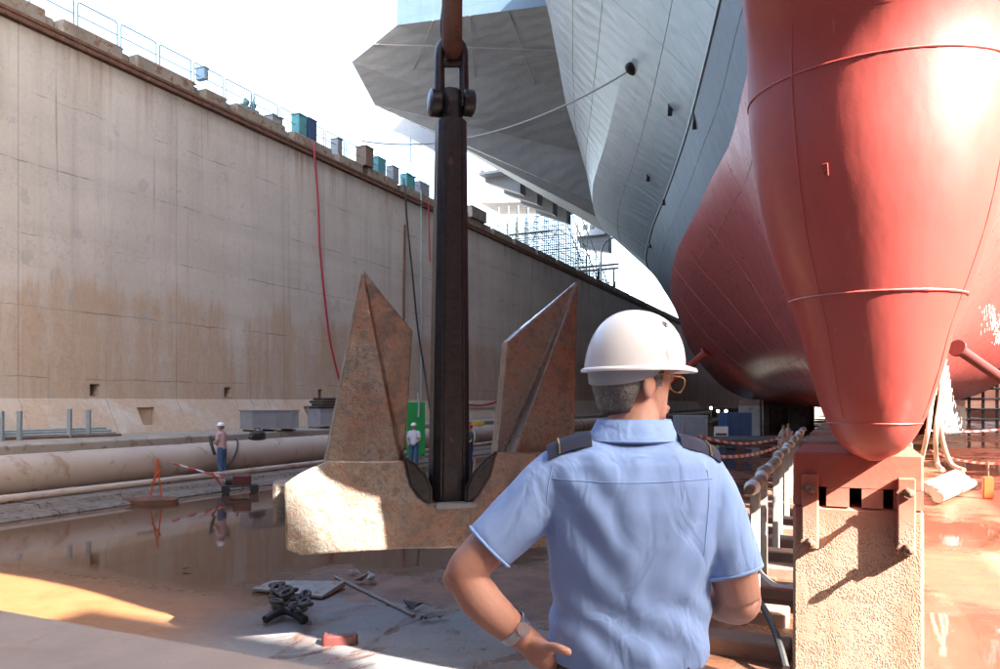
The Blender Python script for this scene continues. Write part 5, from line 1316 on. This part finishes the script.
# collar, hems, yoke seam, shoulder slides
def band(r0, r1, n=40, a0=0, a1=2*math.pi):
    return None
col = MB(); rings = []
for t in np.linspace(0, 1, 7):
    py = lerp(441, 419, t); w = lerp(41, 36.5, t); yc = lerp(.02, .035, t)
    c = L(632+2*t, py, yc); rings.append(ell((c.x, yc+0.004, c.z+0.0), w*PD/F+0.002, lerp(.088, .074, t), 36, 2))
inner = [[(lerp(Vector(p).x, L(634, 430, .03).x, .05), lerp(p[1], .03, .05), p[2]-0.002) for p in r_] for r_ in rings[::-1]]
col.loft(rings+inner, cap=False); co = col.build('collar', 'blue_shirt', shirt_o, smooth=True)
fall = MB().loft([ell((L(634, 420, .035).x, .038, L(634, 420, .035).z), 37.5*PD/F, .078, 36, 2), ell((L(633, 430, .03).x, .03, L(633, 430, .03).z), 42*PD/F, .090, 36, 2), ell((L(632, 440, .02).x, .022, L(632, 440, .02).z), 48*PD/F, .098, 36, 2), ell((L(632, 441, .02).x, .022, L(632, 442, .02).z), 45*PD/F, .092, 36, 2)], cap=False)
fall.build('collar_fall', 'blue_shirt', shirt_o, smooth=True)
def ringtube(c, ax_, r, rad, n=28, flat=1.0):
    ax_ = Vector(ax_).normalized(); u = ax_.orthogonal().normalized(); w = ax_.cross(u)
    return [Vector(c)+(u*math.cos(a)+w*math.sin(a))*r for a in np.linspace(0, 2*math.pi, n+1)[:-1]]
c1, c2 = L(520, 516, -.015), L(489, 547, -.022)
MB().tube(ringtube(c2.lerp(c1, .02), c2-c1, .0635, .004), .0042, 8, closed=True).build('sleeve_hem', 'blue_shirt', shirt_o, smooth=True)
c1, c2 = L(718, 524, -.008), L(732, 572, -.018)
MB().tube(ringtube(c2.lerp(c1, .02), c2-c1, .0705, .004), .0042, 8, closed=True).build('sleeve_hem', 'blue_shirt', shirt_o, smooth=True)
for s, px0, py0, px1, py1 in ((-1, 590, 444, 547, 456), (1, 678, 446, 716, 458)):
    a, b_ = L(px0, py0, -.012), L(px1, py1, -.012); pr = []
    for i in range(7):
        t = i/6; c = a.lerp(b_, t)+Vector((0, 0, .024-.004*t+.006*math.sin(math.pi*t)))
        pr.append([c+Vector((0, -.046, -.026)), c+Vector((0, -.030, -.004)), c+Vector((0, .004, .006)), c+Vector((0, .036, .002)), c+Vector((0, .034, -.012)), c+Vector((0, -.03, -.03))])
    ep = MB().loft(pr).build('shoulder_slide', 'navy_cloth', man, smooth=True, angle=50)
    for t in (0.74,):
        c = a.lerp(b_, t)+Vector((0, 0, .024-.004*t+.006*math.sin(math.pi*t)))
        MB().tube([c+Vector((0, -.047, -.024)), c+Vector((0, -.031, -.002)), c+Vector((0, .004, .008)), c+Vector((0, .03, .004))], .0022, 5).build('rank_bar', 'gold', ep)
# yoke seam across the back
def shirt_hit(px, py):
    o_ = L(px, py, -0.6); d_ = L(px, py, 0.1)-o_
    ok, loc, nrm, _ = shirt_o.ray_cast(o_, d_.normalized()); return (loc, nrm) if ok else None
bpy.context.view_layer.update()
pts = [h_ for h_ in (shirt_hit(px, 478+5*math.sin((px-545)/172*math.pi)) for px in range(552, 716, 5)) if h_]
MB().tube([p_+n_*0.0004 for p_, n_ in pts], 0.0013, 5).build('yoke_seam', 'blue_shirt', shirt_o, smooth=True)
for pp in ([(553, 466), (549, 482), (547, 500), (549, 520), (554, 536)], [(707, 470), (709, 490), (708, 512), (706, 535), (704, 556)]):
    pts = [h_ for h_ in (shirt_hit(*q_) for q_ in pp) if h_]
    if len(pts) > 2: MB().tube(catmull([p_+n_*0.0004 for p_, n_ in pts], 4), 0.0014, 5).build('armhole_seam', 'blue_shirt', shirt_o, smooth=True)

# trousers, belt, shoes
tr = MB()
wst = L(629, 660, .01)
tr.loft([ell((wst.x, .01, z), a, b_, 40, 2.3) for z, a, b_ in ((wst.z-.20, .165, .120), (wst.z-.12, .178, .128), (wst.z-.05, .176, .124), (wst.z+.012, .170, .118))])
for s in (-1, 1):
    tr.tube([(hip.x+s*.085, .01, wst.z-.12), (hip.x+s*.095, .02, wst.z-.32), (hip.x+s*.10, .02, .50), (hip.x+s*.105, .0, .07)], [.115, .105, .085, .085], 20)
    sh_ = MB().loft([[(hip.x+s*.105+wx*math.cos(t), yc+ly*math.sin(t), z) for t in np.linspace(0, 6.283, 19)[:-1]] for z, wx, ly, yc in ((0.0, .046, .145, .05), (0.035, .05, .15, .05), (0.08, .046, .12, .03), (0.11, .045, .07, -.01))])
    sh_.build('shoe', 'boot', man, smooth=True)
tro = link('trousers', remesh(tr, 0.009, 3), 'navy_cloth', man)
bz = L(629, 659, .01).z
be = MB().loft([ell((wst.x, .01, bz-.030), .176, .124, 48, 2.3), ell((wst.x, .01, bz+.006), .1735, .1215, 48, 2.3), ell((wst.x, .01, bz+.008), .168, .116, 48, 2.3)], cap=False).build('belt', 'dark_grey', man, smooth=True)
for px in (584, 651, 690):
    q = L(px, 664, -.115); MB().box((q.x, -.113-(.004 if px < 680 else -.03), bz-.012), (.013, .010, .058)).build('belt_loop', 'navy_cloth', tro, bevel=.002)

# helmet with rim, peak, nape band, mark
hel = MB(); rings = []
def rimz(a): # a measured from his right; front is pi/2
    f = math.sin(a); return 0.030 + 0.014*max(0, f) - 0.012*max(0, -f)
for i in range(17):
    t = i/16*math.pi/2*0.985
    k_ = math.cos(t)**0.86; hgt = math.sin(t)**0.95
    rings.append([H(.104*k_*math.cos(a), .006+.128*k_*math.sin(a), lerp(rimz(a), .172, hgt)) for a in np.linspace(0, 2*math.pi, 49)[:-1]])
hel.loft(rings, cap=False)
hel.add([H(0, .006, .1722)], []); 
nn = 48; top0 = 16*nn; hel.f += [(top0+j, top0+(j+1) % nn, len(hel.v)-1) for j in range(nn)]
hel_o = hel.build('helmet', 'helmet_white', man, smooth=True, angle=80)
rim = []
def rimr(a, ex): 
    f = math.sin(a); pk = 0.040*max(0, f-0.35)/0.65
    return H((.104+ex)*math.cos(a), .006+(.128+ex+pk*(ex/0.012 if ex > 0 else 0))*math.sin(a), 0)
rr_ = []
for ex, dz in ((-.004, -.004), (.007, -.007), (.0085, -.003), (.006, .002), (-.003, .006)):
    ring = []
    for a in np.linspace(0, 2*math.pi, 65)[:-1]:
        f = math.sin(a); pk = 0.036*(max(0, f-0.35)/0.65)**0.9 if ex > 0 else 0
        ring.append(H((.104+ex)*math.cos(a), .006+(.128+ex+pk)*math.sin(a), rimz(a)+dz-0.25*pk*0.4))
    rr_.append(ring)
MB().loft(rr_, cap=False).build('rim', 'helmet_white', hel_o, smooth=True, angle=70)
# brow plate bosses low on the side
for a in (0.2,):
    MB().ball(H(.1015*math.cos(a), .006+.125*math.sin(a), .062), (.004, .010, .014), 10, 8, HM.to_3x3() @ Matrix.Rotation(a, 3, 'Z')).build('side_boss', 'helmet_white', hel_o, smooth=True)
# round printed mark on the right side
def onh(u, v_, off=.0012):
    a = 0.30+u; t = v_; k_ = math.cos(t)**0.86; hgt = math.sin(t)**0.95
    return H((.104*k_+off)*math.cos(a), .006+(.128*k_+off)*math.sin(a), lerp(rimz(a), .172, hgt)+off*.6)
MB().tube([onh(.075*math.cos(b_), .80+.072*math.sin(b_)) for b_ in np.linspace(0, 6.283, 21)[:-1]], .0009, 5, closed=True).tube([onh(-.03, .83), onh(.03, .83), onh(-.005, .76)], .0010, 5).tube([onh(-.02, .795), onh(.03, .795)], .0009, 5).build('printed_mark', 'dark_grey', hel_o)
nb_ = []
for a in np.linspace(R(198), R(372), 26):
    e = math.sin((a-R(198))/(R(372)-R(198))*math.pi)**0.6
    nb_.append([H(.090*math.cos(a), .0+.112*math.sin(a), .030), H(.0935*math.cos(a), .0+.1155*math.sin(a), .028), H(.089*math.cos(a), .0+.109*math.sin(a), .028-.048*e), H(.086*math.cos(a), .0+.106*math.sin(a), .028-.046*e)])
MB().loft(nb_).build('nape_band', 'nape_grey', hel_o, smooth=True)
# hair below the helmet: back and sides
hr = MB(); rows = []
for z, f, b_, hw in ((-.078, .0, -.060, .0600), (-.062, .0, -.074, .0665), (-.045, .0, -.082, .0715), (-.02, .0, -.092, .0775), (.01, .0, -.103, .0820), (.04, .0, -.107, .084), (.06, 0, -.106, .083)):
    row = []
    for a in np.linspace(R(180), R(360), 29):
        fr = 0.020 if z > 0.0 else -0.022-0.25*abs(z)
        y = fr+(b_-fr)*abs(math.sin(a))**0.9; row.append(H(hw*math.copysign(abs(math.cos(a))**0.8, math.cos(a)), y, z-0.010*abs(math.sin(a))**3*(1 if z < -.05 else 0)))
    rows.append(row)
hr.loft(rows, cap=False, closed=False)
ho = hr.build('hair', 'hair_grey', man, smooth=True, angle=80)
sm = ho.modifiers.new('thick', 'SOLIDIFY'); sm.thickness = 0.005
sb = MB()
for s in (-1, 1):
    sb.loft([[H(s*(.0765+.003*k_), y, z) for (y, z, k_) in ((.012+d, .03, 0), (.034+d, .03, 0))] + [H(s*(.0745), .030+d*1.0, z2) for z2 in (-.012,)] + [H(s*.0755, .014, -.012)] for d in (0, .004)])
sb.build('sideburn', 'hair_grey', ho, smooth=True)
# spectacles
gl = thing('tmp', 'x y z w', 'x'); bpy.data.objects.remove(gl)
sp_ = MB()
for s in (-1, 1):
    sp_.tube([H(s*.083, -.010, .012), H(s*.084, .03, .016), H(s*.080, .085, .014), H(s*.066, .104, .012)], .0016, 6)
    lens = [H(s*(.036+.030*math.cos(a)), .112-.006*abs(math.cos(a)), .002+.022*math.sin(a)) for a in np.linspace(0, 6.283, 25)[:-1]]
    sp_.tube(lens, .0016, 6, closed=True)
sp_.tube([H(-.008, .112, .008), H(0, .118, .011), H(.008, .112, .008)], .0014, 6)
so_ = sp_.build('spectacles', 'gold', man, smooth=True)
for s in (-1, 1):
    lens = [H(s*(.036+.0295*math.cos(a)), .112-.006*abs(math.cos(a)), .002+.0215*math.sin(a)) for a in np.linspace(0, 6.283, 25)[:-1]]
    MB().add(lens, [tuple(range(24))]).build('lens', 'lens', so_, fix=False)
# wrist watch
c = L(515, 629, -.018); ax_ = L(527, 640, -.012)-L(505, 620, -.022); ax_.normalize()
rg = []
for o_, r_ in ((-.013, .0385), (-.011, .041), (.011, .040), (.013, .0375)):
    rg.append([p for p in ringtube(c+ax_*o_, ax_, r_, 0)])
wt = MB().loft(rg, cap=False).build('wrist_watch', 'steel_bright', man, smooth=True)
pv = ringtube(c, ax_, .043, 0, 28); best = min(pv, key=lambda p: p.y - p.z*0.8)
dv = (best-c).normalized(); MB().tube([best-dv*.004, best+dv*.006], [.017, .016], 16).build('watch_case', 'steel_bright', wt, smooth=True)
